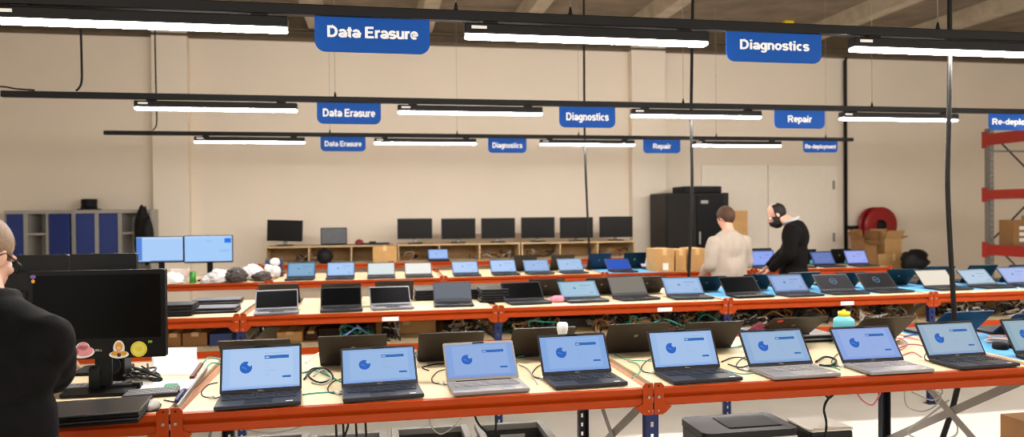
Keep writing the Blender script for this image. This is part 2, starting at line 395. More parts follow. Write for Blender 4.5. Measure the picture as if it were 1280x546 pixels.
# ------------------------------------------------------------------ laptops
SCR = {}
def scrmat(rgb, k=1.0):
    key = (tuple(rgb), k)
    if key not in SCR: SCR[key] = mat('screen_glow_%d_%d_%d' % rgb, rgb, .35, emit=k*.78, spec=.02)
    return SCR[key]
def sc_mix(c, d, t): return tuple(int(a+(b-a)*t) for a, b in zip(c, d))
def keyboard(mb, x0, y0, x1, y1, z, rows, cols, mk, md):
    """one continuous deck with raised keys"""
    bm = mb.bm; im = mb.mi(mk); idk = mb.mi(md)
    xs = [x0+(x1-x0)*i/cols for i in range(cols+1)]; ys = [y0+(y1-y0)*j/rows for j in range(rows+1)]
    V = [[bm.verts.new((x, y, z)) for x in xs] for y in ys]
    gx = (x1-x0)/cols*.12; gy = (y1-y0)/rows*.12
    for j in range(rows):
        i = 0
        while i < cols:
            span = 5 if (j == 0 and i == 4) else 1
            i2 = min(i+span, cols)
            a, b, c, d = V[j][i], V[j][i2], V[j+1][i2], V[j+1][i]
            xa, xb, ya, yb = xs[i]+gx, xs[i2]-gx, ys[j]+gy, ys[j+1]-gy
            lo = [bm.verts.new((x, y, z)) for x, y in ((xa, ya), (xb, ya), (xb, yb), (xa, yb))]
            hi = [bm.verts.new((x, y, z+.0016)) for x, y in ((xa, ya), (xb, ya), (xb, yb), (xa, yb))]
            o = (a, b, c, d)
            for k in range(4):
                f = bm.faces.new((o[k], o[(k+1) % 4], lo[(k+1) % 4], lo[k])); f.material_index = idk
                f = bm.faces.new((lo[k], lo[(k+1) % 4], hi[(k+1) % 4], hi[k])); f.material_index = im
            f = bm.faces.new(hi); f.material_index = im
            i = i2
def swirl(mb, cx, cz, r, y, blue, light, hole):
    """blue globe with a bitten, bird-like notch at the upper right"""
    n = 28
    out = []
    for k in range(n+1):
        a = R(66)+(2*pi-R(46))*k/n; out.append((cx+r*math.cos(a), cz+r*math.sin(a)))
    out += [(cx+r*.62, cz+r*.12), (cx+r*.40, cz+r*.30), (cx+r*.18, cz+r*.52)]
    mb.quad([(x, y, z) for x, z in out], blue)
    mb.quad([(cx-r*.72, y-.0002, cz+r*.18), (cx-r*.1, y-.0002, cz+r*.0), (cx+r*.25, y-.0002, cz-r*.55), (cx-r*.15, y-.0002, cz-r*.2), (cx-r*.6, y-.0002, cz+r*.0)], light)
SOLVED = {}
def laptop(fl, fr, vtop, label, group, z=None, W=.31, D=.198, H=.192, rgb=None, style='dark', detail=2, content='login', logo=None, tilt=None, lidmat=None, yaw=None):
    """front edge corners fl, fr in the photo on the level surface z; the lid's tilt follows from the height of its top edge"""
    z = BH if z is None else z
    a = pZ(*fl, z+.004); b = pZ(*fr, z+.004); mid = (a+b)/2; ang = math.atan2(b.y-a.y, b.x-a.x) if yaw is None else yaw
    W = min(max((b-a).length, .29), .335)
    mid.z = z
    return laptop_at(mid, ang, vtop, label, group, W, D, H, rgb, style, detail, content, logo, tilt, lidmat)
def laptop_at(mid, ang, vtop, label, group, W=.31, D=.215, H=.205, rgb=None, style='dark', detail=2, content='login', logo=None, tilt=None, lidmat=None, screen=True):
    mid = Vector(mid)+Vector((0, 0, .0008)); root = empty('laptop', mid, ang); tag(root, label, 'laptop', group)
    deck = {'dark': DARKG, 'silver': SILV, 'steel': STEELG, 'navy': LIDN, 'teal': LIDT, 'black': BLACKP}[style]; keyc = {'silver': KEYS, 'steel': MATS['laptop_lid_slate']}.get(style, KEYD)
    lidm = lidmat or {'dark': DARKG, 'silver': SILV, 'steel': STEELG, 'navy': LIDN, 'teal': LIDT, 'black': BLACKP}[style]
    T = .019
    b = MB(); zs = .003
    b.box((0, D/2, zs+(T-zs)/2), (W, D, T-zs), deck, None, .0045, 2)
    for sx in (-1, 1):
        for yy in (.03, D-.03): b.cyl((sx*(W/2-.03), yy, 0), (sx*(W/2-.03), yy, zs+.001), .006, SOFTBLK, seg=8)
    b.build('base', root)
    if detail >= 1:
        k = MB(); keyboard(k, -W/2+.018, D*.44, W/2-.018, D-.022, T+.0006, 5, 14 if detail > 1 else 10, keyc, BLACKP if style != 'silver' else SILV); k.build('keyboard', root)
        MB().b2((-.05, .012, T-.001), (.05, .078, T+.0009), keyc if style == 'silver' else BLACKP, .0006, 1).build('touchpad', root)
        if detail > 1:
            MB().b2((W/2-.055, .012, T-.001), (W/2-.03, .022, T+.0007), WHITE).build('sticker', root)
    MB().cyl((-W*.38, D-.004, T-.002), (W*.38, D-.004, T-.002), .005, BLACKP, seg=10).build('hinge', root)
    # lid
    if tilt is None:
        rot = Matrix.Rotation(ang, 3, 'Z'); best = None
        for k in range(-10, 66):
            t = R(k); loc = Vector((0, D-.004+math.sin(t)*H, T+math.cos(t)*H)); e = abs(proj(mid+rot @ loc)[1]-vtop)
            if best is None or e < best[0]: best = (e, t)
        tilt = best[1]
    lid = MB(); lid.prism(rrect(-W/2, 0, W/2, H, .008, n=4), .006, lidm, Matrix.Translation((0, .006, 0)) @ Matrix.Rotation(pi/2, 4, 'X'))
    lo = lid.build('lid', root, (0, D-.004, T), (-tilt, 0, 0))
    sw, s0, s1 = W-.016, .016, H-.012
    sh = s1-s0; yy = -.0006
    bz = MB(); bz.prism(rrect(-W/2+.002, .002, W/2-.002, H-.002, .007, n=4), .0005, STEELG if style == 'steel' else DARKG if style != 'silver' or lidmat is DARKG and detail > 1 else SILV, Matrix.Translation((0, .0, 0)) @ Matrix.Rotation(pi/2, 4, 'X')); bz.build('bezel', lo)
    s = MB()
    def q(x0, y0, x1, y1, lift, m): s.quad([(-sw/2+sw*x0, yy-lift, s0+sh*y0), (-sw/2+sw*x1, yy-lift, s0+sh*y0), (-sw/2+sw*x1, yy-lift, s0+sh*y1), (-sw/2+sw*x0, yy-lift, s0+sh*y1)], m)
    if rgb is None: q(0, 0, 1, 1, .0002, GLOSS)
    else:
        q(0, 0, 1, 1, .0002, scrmat(rgb))
        if content == 'login':
            win0 = sc_mix(rgb, (255, 255, 255), .10); win = scrmat(win0)
            q(.095, .085, .915, .95, .0004, win)
            q(0, 0, 1, .05, .0004, scrmat(sc_mix(rgb, (120, 150, 235), .35)))
            bl = scrmat(sc_mix((28, 92, 190), rgb, .08)); lt = scrmat(sc_mix((70, 140, 225), rgb, .1)); dk = scrmat(sc_mix((30, 96, 178), rgb, .12)); tx = scrmat(sc_mix(win0, (120, 130, 150), .22))
            swirl(s, -sw/2+sw*.30, s0+sh*.53, sw*.08, yy-.0006, bl, lt, win)
            q(.54, .72, .86, .80, .0006, dk); q(.775, .235, .885, .285, .0006, dk)
            q(.54, .855, .86, .868, .0006, tx)
            for (ya, xe) in ((.60, .60), (.51, .58), (.42, .68), (.33, .60)): q(.55, ya, xe, ya+.012, .0006, tx)
            if detail > 1: q(.55, .745, .60, .77, .0008, scrmat(sc_mix(rgb, (255, 255, 255), .5)))
        elif content == 'desk':
            tx = scrmat(sc_mix(rgb, (60, 90, 150), .35)); lt = scrmat(sc_mix(rgb, (255, 255, 255), .2))
            q(.06, .08, .94, .93, .0004, lt)
            swirl(s, -sw/2+sw*.40, s0+sh*.56, sw*.035, yy-.0006, scrmat(sc_mix((40, 100, 170), rgb, .2)), tx, lt)
            q(.55, .7, .85, .74, .0006, tx); q(.77, .2, .87, .25, .0006, tx); q(.55, .5, .7, .52, .0006, tx)
        elif content == 'grey':
            q(.02, .02, .98, .10, .0004, scrmat(sc_mix(rgb, (30, 30, 34), .35)))
    s.build('screen', lo)
    if detail >= 2:
        MB().b2((-.025, -.0018, H-.0095), (.025, .0002, H-.003), BLACKP).build('webcam_cover', lo)
        text_mesh('brand_lettering', 'DELL', .006, SILV, lo, .024, loc=(0, -.0012, .0085))
    if logo == 'round':
        lg = MB(); n = 28; cc = scrmat((110, 150, 190), .8); r0, r1 = .028, .034; cz = s0+sh*.55
        for k in range(n):
            a0, a1 = 2*pi*k/n, 2*pi*(k+1)/n
            lg.quad([(r0*math.cos(a0), yy-.0006, cz+r0*math.sin(a0)), (r1*math.cos(a0), yy-.0006, cz+r1*math.sin(a0)), (r1*math.cos(a1), yy-.0006, cz+r1*math.sin(a1)), (r0*math.cos(a1), yy-.0006, cz+r0*math.sin(a1))], cc)
        lg.build('round_logo', lo)
        text_mesh('logo_lettering', 'DELL', .014, cc, lo, .042, loc=(0, yy-.0007, cz))
    if detail == 0 or logo == 'back':
        MB().cyl((0, .0058, H*.55), (0, .0068, H*.55), .011, GREYST, seg=16).build('lid_badge', lo)
    return root

G1 = 'open laptops facing the aisle on the front bench'
F1 = [
 ((267, 511.6), (376, 506), 431.5, (176, 208, 250), 'dark', 'black laptop with the brightest pale login screen, beside the paperwork and monitor'),
 ((429, 502.2), (529.7, 495.5), 434, (148, 186, 236), 'dark', 'black open laptop on front bench with coiled teal and white cables at its left'),
 ((567, 493), (662, 487), 429.5, (138, 172, 232), 'silver', 'silver open laptop with login screen just left of the white bottle on the front bench'),
 ((694.8, 485.5), (785, 479.7), 418, (138, 178, 236), 'dark', 'black open laptop with white bottle top rising behind it, beside the bench joint'),
 ((839.6, 477.6), (928, 472.5), 412.5, (162, 196, 242), 'dark', 'black open laptop with login screen just right of the front bench joint'),
 ((960.6, 471.8), (1051, 467.4), 412.5, (150, 184, 222), 'silver', 'silver open laptop in front of the lid with the red sticker'),
 ((1090, 467.3), (1169, 463), 409, (146, 174, 236), 'silver', 'silver open laptop with login screen in front of the blue bottle with yellow cap'),
 ((1197.5, 459.8), (1275, 454.7), 402.3, (158, 184, 208), 'dark', 'black open laptop with login screen in front of the navy laptop lid'),
 ((1316, 451), (1395, 446), 395, (150, 180, 196), 'dark', 'laptop on the front bench cut off by the edge of view beside headphones')]
FIT = ((-0.4441, 2.8867, 0.0801, 0.3090, 0.1878, 0.3353, 0.1884), (0.0196, 2.9054, 0.0709, 0.3107, 0.1938, 0.7743, 0.1893), (0.4424, 2.9101, 0.0493, 0.3097, 0.1883, 0.7278, 0.1881),
       (0.8589, 2.9296, 0.0473, 0.3136, 0.1935, 0.5394, 0.1856), (1.3584, 2.9079, 0.0393, 0.3165, 0.2012, 0.4601, 0.1838), (1.8018, 2.8907, 0.0297, 0.3194, 0.2020, 0.6038, 0.1808),
       (2.2502, 2.8811, 0.0069, 0.3160, 0.1945, 0.6378, 0.1833), (2.7059, 2.8974, 0.0304, 0.3202, 0.1892, 0.5257, 0.1789), (3.18, 2.90, 0.03, 0.318, 0.19, 0.53, 0.18))   # x, y, turn, width, depth, lid tilt, lid height
for i, (fl, fr, vt, rgb, st, lab) in enumerate(F1):
    x_, y_, a_, W_, D_, t_, H_ = FIT[i]
    laptop_at(Vector((x_, y_, BH)), a_, vt, lab, G1, W_, D_, H_, tuple(int(c*.96) for c in rgb), st, tilt=t_, lidmat=DARKG if i in (5, 6) else None)
for i, (fl, fr, vt, rgb, st, lab) in enumerate(()): laptop(fl, fr, vt, lab, G1, rgb=tuple(int(c*.96) for c in rgb), style=st, H=.21, lidmat=DARKG if i in (5, 6) else None)

def back_laptop(ul, ur, vtop, Yh, label, group, lm=LIDM, zb=None, W=.31, H=.205, style='dark', sticker=None):
    """laptop turned away: hinge edge towards us at depth Yh, lid leaning towards us"""
    zb = BH if zb is None else zb; D = .215
    um = (ul+ur)/2; best = None
    for k in range(-5, 60):
        t = R(k); Yt = Yh-math.sin(t)*H; zt_ = zb+.019+math.cos(t)*H
        p = pY(um, vtop, Yt); e = abs(p.z-zt_)
        if best is None or e < best[0]: best = (e, t, p.x)
    _, t, x = best
    mid = Vector((x, Yh+D-.004, zb))
    r = laptop_at(mid, pi, 0, label, group, W, D, H, None, style, 0, None, None, t, lm)
    if sticker:
        lid = [c for c in r.children if c.name.startswith('lid')][0]
        sm, sx, sz, rr = sticker
        if rr > 0: MB().cyl((-sx, .0062, sz), (-sx, .0072, sz), rr, sm, seg=20).build('sticker', lid)
        else: MB().b2((-sx-.03, .0062, sz-.018), (-sx+.03, .0072, sz+.018), sm).build('sticker', lid)
    return r
G1B = 'laptops turned to the far side of the front bench'
B1 = [(273, 362, 424.5, 3.62, LIDM, None, 'grey laptop lid peeking over the brightest login screen'),
      (399, 482, 418.7, 3.62, LIDM, None, 'grey laptop seen from behind beside the coiled teal and white cables'),
      (526, 603.6, 415, 3.62, LIDM, None, 'grey laptop lid seen from behind, beside a white stylus and navy upright'),
      (643, 719, 409.2, 3.62, LIDM, None, 'grey laptop lid seen from behind the small white bottle'),
      (763.8, 836, 403.8, 3.62, LIDM, None, 'grey laptop lid seen from behind, straddling the front bench joint'),
      (857, 931.4, 401.6, 3.62, LIDM, None, 'grey laptop lid seen from behind beside the maroon cloth'),
      (967.5, 1036, 396, 3.66, LIDM, (mat('red_sticker', (224, 70, 50), .5), -.105, .175, .016), 'grey laptop lid with round red sticker on a stack of closed laptops'),
      (1081, 1146, 396, 3.66, LIDM, None, 'grey laptop lid just right of the blue bottle with yellow cap'),
      (1183.5, 1241.5, 388.5, 3.70, LIDN, None, 'navy laptop lid seen from behind on the blue mat'),
      (1272, 1330, 391, 3.66, LIDN, None, 'dark laptop lid at the edge of view beside the headphones')]
CLOSED_Z = .018
for ul, ur, vt, Yh, lm, stk, lab in B1:
    zb = BH+.001
    if stk: zb = BH+2*.0215+.001
    back_laptop(ul, ur, vt, Yh, lab, G1B, lm, zb=zb, sticker=stk)

def closed_laptop(loc, rz, label, group, W=.31, D=.215, m=DARKG, m2=BLACKP):
    root = empty('closed_laptop', loc, rz); tag(root, label, 'laptop', group)
    MB().box((0, 0, .0065), (W, D, .011), m2, None, .003).build('base', root)
    MB().box((0, 0, .0165), (W-.002, D-.003, .007), m, None, .0025).build('lid', root)
    return root
def stack(p, n, labels, group, rz=0, W=.31, D=.215, m=DARKG, jit=.008):
    for k in range(n):
        closed_laptop((p[0]+random.uniform(-jit, jit), p[1]+random.uniform(-jit, jit), p[2]+.0005+k*.021), rz+random.uniform(-.03, .03), labels(k, n), group, W, D, m)
def ordl(k, n):
    if n == 1: return 'single'
    if k == 0: return 'bottom'
    if k == n-1: return 'topmost'
    return ['', 'second', 'third', 'fourth', 'fifth'][k]
q = pZ(1000, 431, BH)
stack((pY(1002, 400, 3.76).x, 3.78, BH+.001), 2, lambda k, n: f'{ordl(k, n)} closed laptop beneath the lid with the red sticker', 'closed laptops under the red sticker laptop', m=SILV, jit=.003)

G2 = 'open laptops facing the aisle on the middle bench row'
BLK = None
F2 = [
 ((317.2, 394.4), (373.5, 391.8), 361.8, None, 'steel', None, 'black-screen laptop with silver deck next to the bench joint and flat laptop stacks'),
 ((400, 391), (453.5, 388.9), 358.7, None, 'dark', None, 'all-black laptop, second along from the flat laptop stacks on the middle bench'),
 ((465, 388), (518, 385.8), 357.6, None, 'steel', None, 'black-screen laptop with silver deck, left of the small laptop stack on the middle bench'),
 ((543, 384), (592.8, 382.7), 352.6, (104, 110, 120), 'dark', 'grey', 'laptop with plain grey screen between two laptop stacks'),
 ((636.8, 381.5), (692.5, 379), 352.1, None, 'dark', None, 'black-screen laptop against the stack of five closed laptops'),
 ((710, 379), (764, 376.8), 350.7, (142, 184, 212), 'dark', 'desk', 'laptop with pale teal-blue window, second right of the five-laptop stack'),
 ((776, 376.8), (830, 373.8), 344.7, (128, 122, 112), 'dark', 'grey', 'laptop with blank taupe-grey screen on the middle bench'),
 ((842, 374.7), (894.8, 373.3), 346.2, (142, 178, 226), 'dark', 'desk', 'laptop with light blue screen below the three cardboard boxes'),
 ((918, 373), (972.5, 371), 345.2, None, 'black', None, 'black-screen laptop below the man in the beige shirt'),
 ((982.7, 371.8), (1035.5, 369.5), 342.6, (126, 158, 214), 'dark', 'desk', 'laptop with blue screen below the bearded man'),
 ((1039.9, 368.9), (1092, 367.2), 342.4, (24, 24, 28), 'dark', 'plain', 'dark-screen laptop with brighter round logo'),
 ((1097, 366.8), (1148.5, 364.8), 340.6, (26, 24, 24), 'dark', 'plain', 'dark-screen laptop with dimmer round logo, below the hose reel boxes'),
 ((1172, 363.6), (1222, 361.8), 336.8, (236, 226, 208), 'dark', 'plain', 'laptop with glowing cream-white screen by the tall black pole'),
 ((1227, 361.5), (1279, 359), 336.3, (158, 188, 212), 'dark', 'desk', 'laptop with pale blue screen right of the tall black pole'),
 ((1276, 360), (1329, 357.5), 333.4, (150, 172, 232), 'dark', 'desk', 'laptop with violet-blue screen below the pallet rack')]
for i, (fl, fr, vt, rgb, st, cont, lab) in enumerate(F2):
    laptop(fl, fr, vt, lab, G2, rgb=rgb, style=st, detail=1, content=cont, logo='round' if 'round logo' in lab else None, lidmat=DARKG if st == 'steel' else None)
G2B = 'laptops turned to the far side of the middle bench row'
for ul, ur, vt, lm, lab in ((323, 373, 354.8, LIDM, 'grey lid peeking over the black-screen laptop by the bench joint'), (401, 452, 354, LIDM, 'grey lid peeking over the all-black laptop'),
        (469, 517, 350.5, LIDM, 'grey lid peeking over the third black-screen laptop'), (662, 706, 348, LIDM, 'dark lid behind the black-screen laptop by the five-laptop stack'),
        (733, 777, 346.5, LIDM, 'dark lid between the teal-blue window and taupe-grey screen'), (790, 834, 345, LIDM, 'dark lid between the taupe-grey screen and the light blue screen'),
        (866, 909, 345, LIDT, 'dark teal lid between the light blue screen and the black screen'), (929, 972, 342.5, LIDT, 'dark teal lid just left of the blue screen below the bearded man'),
        (985, 1027, 340, LIDT, 'dark teal lid just left of the brighter round logo'), (1043, 1085, 340, LIDT, 'dark teal lid between the two round-logo laptops'),
        (1108, 1150, 336, LIDT, 'dark teal lid just left of the cream-white screen'), (1157, 1195, 332.8, LIDT, 'dark teal lid peeking over the cream-white screen'),
        (1209, 1251, 331.2, LIDT, 'dark teal lid peeking over the pale blue screen by the pole'), (1259, 1301, 330.4, LIDT, 'dark teal lid below the pallet rack at the edge of view')):
    back_laptop(ul, ur, vt, 6.22, lab, G2B, lm)
# closed stacks on the middle row
def pstack(u0, u1, vb, n, what, group, z=BH, W=None, D=.215, m=DARKG):
    p = pZ((u0+u1)/2, vb, z); a = pZ(u0, vb, z); b = pZ(u1, vb, z); w = (b-a).length if W is None else W
    stack((p.x, p.y+D/2, z), n, lambda k, n: f'{ordl(k, n)} closed laptop {what}', group, W=w, D=D, m=m)
pstack(195, 228, 396, 4, 'in the stack half hidden behind the big monitor', 'closed laptops behind the big monitor', W=.31)
pstack(234, 293, 392, 2, 'in the near flat pile by the bench joint', 'near flat pile of closed laptops', m=MATS['laptop_lid_slate'])
pstack(242, 297, 381, 2, 'in the pile behind the flat pile by the bench joint', 'far flat pile of closed laptops', D=.2, m=MATS['laptop_lid_slate'])
pstack(520, 556, 375.5, 4, 'in the stack left of the plain grey screen', 'closed laptops left of the grey screen', D=.31)
pstack(560, 597, 374.5, 4, 'in the stack peeking right of the plain grey screen', 'closed laptops right of the grey screen', D=.31)
pstack(601.5, 636, 378, 5, 'in the tall stack beside the middle bench joint', 'closed laptops in the tall stack', D=.31)

G3 = 'open laptops facing the aisle on the third bench row'
F3 = [((353, 351.2), (394.5, 349.8), 327.3, (104, 152, 192), 'laptop with muted blue-teal screen next to the pile of plastic bags'), ((405.5, 350), (444, 348.6), 327.3, (156, 196, 246), 'laptop with sky blue screen, second from the pile of plastic bags'),
      ((457.5, 349.3), (496, 348), 328, (222, 232, 232), 'laptop with off-white screen, left one of the two white screens'), ((505, 348), (544, 346.6), 328, (244, 242, 234), 'laptop with cream-white screen, right one of the two white screens'),
      ((566.4, 346.4), (604, 345), 326.4, (168, 200, 250), 'laptop with pale blue screen just right of the cream-white screen'), ((615, 344.6), (653, 343.2), 324.4, (164, 200, 250), 'laptop with pale blue screen, second right of the cream-white screen'),
      ((658, 343.4), (696, 342), 324.4, (132, 172, 224), 'laptop with mid-blue screen, third right of the cream-white screen'), ((702, 342), (739, 340.8), 323, (146, 184, 228), 'laptop with light blue screen just left of the thin hanging pole'),
      ((766, 340.6), (799, 339.4), 323.5, (22, 80, 190), 'laptop with saturated royal blue screen'), ((806, 339.2), (843, 338), 320.6, (228, 214, 240), 'laptop with pinkish white screen half hidden by cardboard boxes'),
      ((880, 336.5), (917, 335.2), 316, (190, 214, 246), 'laptop half hidden behind the man in the beige shirt'), ((946, 333.2), (983, 332), 309.5, (120, 150, 240), 'laptop with blue page in front of the bearded man'),
      ((990, 332.5), (1024, 331.2), 314, (98, 136, 206), 'laptop with blue screen just right of the bearded man'), ((1029, 333), (1060, 331.8), 314, (72, 96, 168), 'laptop with dark indigo screen, second right of the bearded man'),
      ((1071, 332.2), (1103, 331), 312.4, (142, 158, 240), 'laptop with lilac-blue screen at the end by the hose reel')]
for fl, fr, vt, rgb, lab in F3:
    yf = D3+(.36 if 'pinkish' in lab else .075)
    laptop_at(Vector((pY((fl[0]+fr[0])/2, fl[1], yf).x, yf, BH)), 0, vt, lab, G3, W=.305, rgb=rgb, style='dark', detail=1, content='desk' if rgb[0] < 200 and rgb[0] > 50 else 'plain', H=.2)
G3B = 'laptops turned to the far side of the third bench row'
for ul, ur, vt, lm, stk, lab in ((641, 673, 318.5, LIDM, None, 'dark lid behind the pale and mid-blue screens on the third row'), (689, 719, 318, LIDM, None, 'dark lid behind the light blue screen by the thin pole'),
        (736, 764, 316.8, LIDN, (WHITE, .1, .11, 0), 'navy lid with white rectangular sticker'), (779, 810, 315.6, LIDT, None, 'dark teal lid behind the royal blue screen'),
        (992, 1023, 311.5, mat('lid_black', (14, 13, 13), .4), None, 'black lid just right of the bearded man'), (1037, 1066, 311, MATS['lid_black'], None, 'black lid left of the lilac-blue screen'),
        (936, 966, 304.5, MATS['lid_black'], None, 'black lid between the two standing men')):
    back_laptop(ul, ur, vt, 8.86, lab, G3B, lm, sticker=stk, W=.29)
laptop_at(Vector((pY(549.5, 327, D4+.03).x, D4+.005, BH)), 0, 311.2, 'small laptop with blue screen alone under the plywood riser', None, W=.3, rgb=(146, 182, 248), style='black', detail=1, content='desk', H=.195)

# ------------------------------------------------------------------ lighting rails, lamps and signs
YR = (D1+.503, D2+.503, D3+.503)
ZL = 2.432                                    # underside of the diffusers
ZR = ZL+.088                                   # underside of the rail
lamp_proto = None
def make_lamp():
    root = empty('ceiling_lamp', (0, 0, 0))
    MB().b2((.0, -.032, .028), (1.18, .032, .077), BLACKM, .006).build('housing', root)
    MB().prism(rrect(.004, .010, 1.176, .0279, .0085, n=5), .046, LAMPE, Matrix.Translation((0, .023, 0)) @ Matrix.Rotation(pi/2, 4, 'X')).build('diffuser', root)
    for x in (.12, 1.06): MB().b2((x-.035, -.022, .077), (x+.035, .022, .0872), BLACKM, .003).build('mounting_clip', root)
    MB().b2((.03, -.0332, .05), (.10, -.032, .064), PAPER).build('type_plate', root)
    return root
starts = (-1.5527, -1.7817, -1.9748); PT = 1.9523
lamps = {0: (0, 1, 2, 3, 4, 5), 1: (0, 1, 2, 3, 4, 5), 2: (0, 1, 2, 3)}  # lamps past the right edge are added to brighten the right-hand side
rowname = ('front', 'middle', 'rear')
lab_l = {(0, 4): 'added front-row black linear lamp well out of view, brightening the right wall', (0, 5): 'added front-row black linear lamp, unseen at the far rail tip, brightening the right wall', (1, 5): 'added middle-row linear lamp, unseen at the far rail tip, brightening the right wall', (0, 3): 'added front-row black linear lamp just out of view, to light the right side', (1, 4): 'added unseen middle-row linear lamp past the middle Re-deployment sign, to light the right side', (0, 0): 'front-row black linear lamp running off the edge of view above the man in glasses', (0, 1): 'front-row black linear lamp between the big Data Erasure and Diagnostics signs', (0, 2): 'front-row black linear lamp right of the big Diagnostics sign',
         (1, 0): 'middle-row linear lamp left of the middle Data Erasure sign', (1, 1): 'middle-row linear lamp between middle Data Erasure and Diagnostics signs', (1, 2): 'middle-row linear lamp between middle Diagnostics and Repair signs', (1, 3): 'middle-row linear lamp between middle Repair and Re-deployment signs',
         (2, 0): 'rear-row linear lamp left of the smallest Data Erasure sign', (2, 1): 'rear-row linear lamp between smallest Data Erasure and Diagnostics signs', (2, 2): 'rear-row linear lamp between smallest Diagnostics and Repair signs', (2, 3): 'rear-row linear lamp between smallest Repair and Re-deployment signs'}
lp = make_lamp(); first = True
for r in range(3):
    for k in lamps[r]:
        o = lp if first else copy_tree(lp); first = False
        o.location = (starts[r]+k*PT, YR[r], ZL); tag(o, lab_l[(r, k)], 'lamp', 'linear lamps under the black rails')
xr = {0: (-3.4, 9.6), 1: (pY(2, 118, YR[1]).x, 9.6), 2: (pY(130, 164, YR[2]).x, pY(1066, 175, YR[2]).x)}  # front and middle rails lengthened out of view to carry the added lamps
rl = ('black lighting rail carrying the big front signs', 'black lighting rail carrying the middle-size signs', 'black lighting rail carrying the smallest signs')
WIREM = mat('hanging_wire', (150, 140, 124), .4, metal=.4)
for r in range(3):
    root = empty('lighting_rail', (xr[r][0], YR[r], ZR)); tag(root, rl[r], 'rail', 'lighting rails'); w = xr[r][1]-xr[r][0]
    MB().b2((0, -.022, 0), (w, .022, .046), BLACKM, .004).build('rail_bar', root)
    us = {0: (570, 713, 1172), 1: (419, 854, 1090), 2: (412, 571, 723, 895, 1032)}[r]
    for u in us:
        x = pY(u, 130 if r else 20, YR[r]).x-xr[r][0]
        MB().cyl((x, 0, .0461), (x, 0, .085), .012, BLACKM, r1=.004, seg=10).build('hook', root)
        MB().cyl((x, 0, .085), (x, 0, ZC-ZR-.002), .0018, WIREM, seg=6).build('wire', root)
# feed cables from the ceiling
for r, u, lab in ((1, 102, 'grey feed cable dropping from ceiling to the middle rail'), (2, 195, 'thin feed cable dropping from ceiling to the rear rail')):
    x = pY(u, 100, YR[r]).x
    t = MB().tube(smooth_path([(x, YR[r], ZC-.003), (x-.004, YR[r], ZR+.9), (x+.002, YR[r], ZR+.3), (x, YR[r], ZR+.13), (x-.02, YR[r], ZR+.075), (x-.04, YR[r], ZR+.056)], 8), .008, BLACKC)
    tag(t.build('hanging_cable'), lab, 'cable')
x = xr[1][0]
tag(MB().tube(smooth_path([(x+.22, YR[1], ZR+.055), (x+.1, YR[1], ZR+.062), (x+.02, YR[1], ZR+.075), (x-.1, YR[1], ZR+.08), (x-.4, YR[1], ZR+.085)], 8), .006, BLACKC).build('hanging_cable'), 'black cable leaving the left tip of the middle rail', 'cable')
# signs
def sign(r, u0, u1, vtop_, vbot, txt, label, frac, tsize, zoff=.0):
    a = pY(u0, vtop_, YR[r]-.003); b = pY(u1, vtop_, YR[r]-.003)
    w = b.x-a.x; zc = pY((u0+u1)/2, vbot, YR[r]-.003).z; h = ZR-.0008-zc
    root = empty('hanging_sign', ((a.x+b.x)/2, YR[r]-.003, ZR-.0008)); tag(root, label, 'sign', 'blue department signs')
    MB().prism(rrect(-w/2, -h, w/2, 0, min(.05, h*.3), (1, 1, 0, 0)), .005, BLUESIGN, Matrix.Translation((0, .0055, 0)) @ Matrix.Rotation(pi/2, 4, 'X')).build('panel', root)
    text_mesh('lettering', txt, tsize*h, SIGNTXT, root, frac*w, loc=(0, -.0012, -h*(.42 if r == 0 else .47)))
    return root
sign(0, 393, 537, 22, 66, 'Data Erasure', 'big front sign reading Data Erasure', .79, .325, -.03)
sign(0, 908, 1027, 43, 78, 'Diagnostics', 'big front sign reading Diagnostics', .73, .325, -.03)
sign(1, 396, 476, 132, 155, 'Data Erasure', 'middle-size sign reading Data Erasure, second largest of three', .82, .37, -.03)
sign(1, 699, 769, 137, 159.5, 'Diagnostics', 'middle-size sign reading Diagnostics by the thin hanging pole', .76, .37, -.03)
sign(1, 968, 1031, 139, 160.5, 'Repair', 'middle-size sign reading Repair', .48, .37, -.03)
sign(1, 1236, 1313, 142, 163, 'Re-deployment', 'middle-size sign reading Re-deployment above the pallet rack, cut by edge', .90, .37, -.03)
sign(2, 400.5, 457, 170, 189, 'Data Erasure', 'smallest sign reading Data Erasure, on the rear rail', .82, .37, -.03)
sign(2, 610, 658, 173, 191, 'Diagnostics', 'smallest sign reading Diagnostics, on the rear rail', .78, .37, -.03)
sign(2, 804, 850.5, 174, 191.5, 'Repair', 'smallest sign reading Repair, on the rear rail', .48, .37, -.03)
sign(2, 1004, 1047, 176, 190.5, 'Re-deployment', 'smallest sign reading Re-deployment near the rear rail tip', .90, .37, -.03)
# power poles
def pole(pts, r, label, m=BLACKM):
    t = MB().tube(smooth_path(pts, 6), r, m, 10); return tag(t.build('hanging_power_pole'), label, 'pole', 'power poles from ceiling to benches')
Yp = YR[0]+.06
xs = [(1187, 70), (1186, 150), (1184.5, 230), (1188, 310), (1193, 395)]
pts = [Vector((pY(1187, 0, Yp).x, Yp, ZC-.003)), Vector((pY(1187, 0, Yp).x, Yp, 3.2))]+[pY(u, v, Yp) for u, v in xs]
pp = pts[-1].copy(); pts += [Vector((pp.x, Yp, BH+.12)), Vector((pp.x, Yp, BH+.002))]
pole(pts, .0125, 'thick black flexible power pole standing in front of the cream-white screen')
Yp = D1+DEP+.03
lo = [pY(1197, 484, Yp), pY(1190, 512, Yp), pY(1178, 548, Yp)]
e = lo[-1]; tag(MB().tube(smooth_path(lo+[lo[2]+(lo[2]-lo[1])*.6, Vector((e.x-.13, Yp, .003))], 6), .017, BLACKM).build('cable_spine'), 'black cable spine leaning below the front bench among grey braces', 'cable spine')
Yp = D2+.62
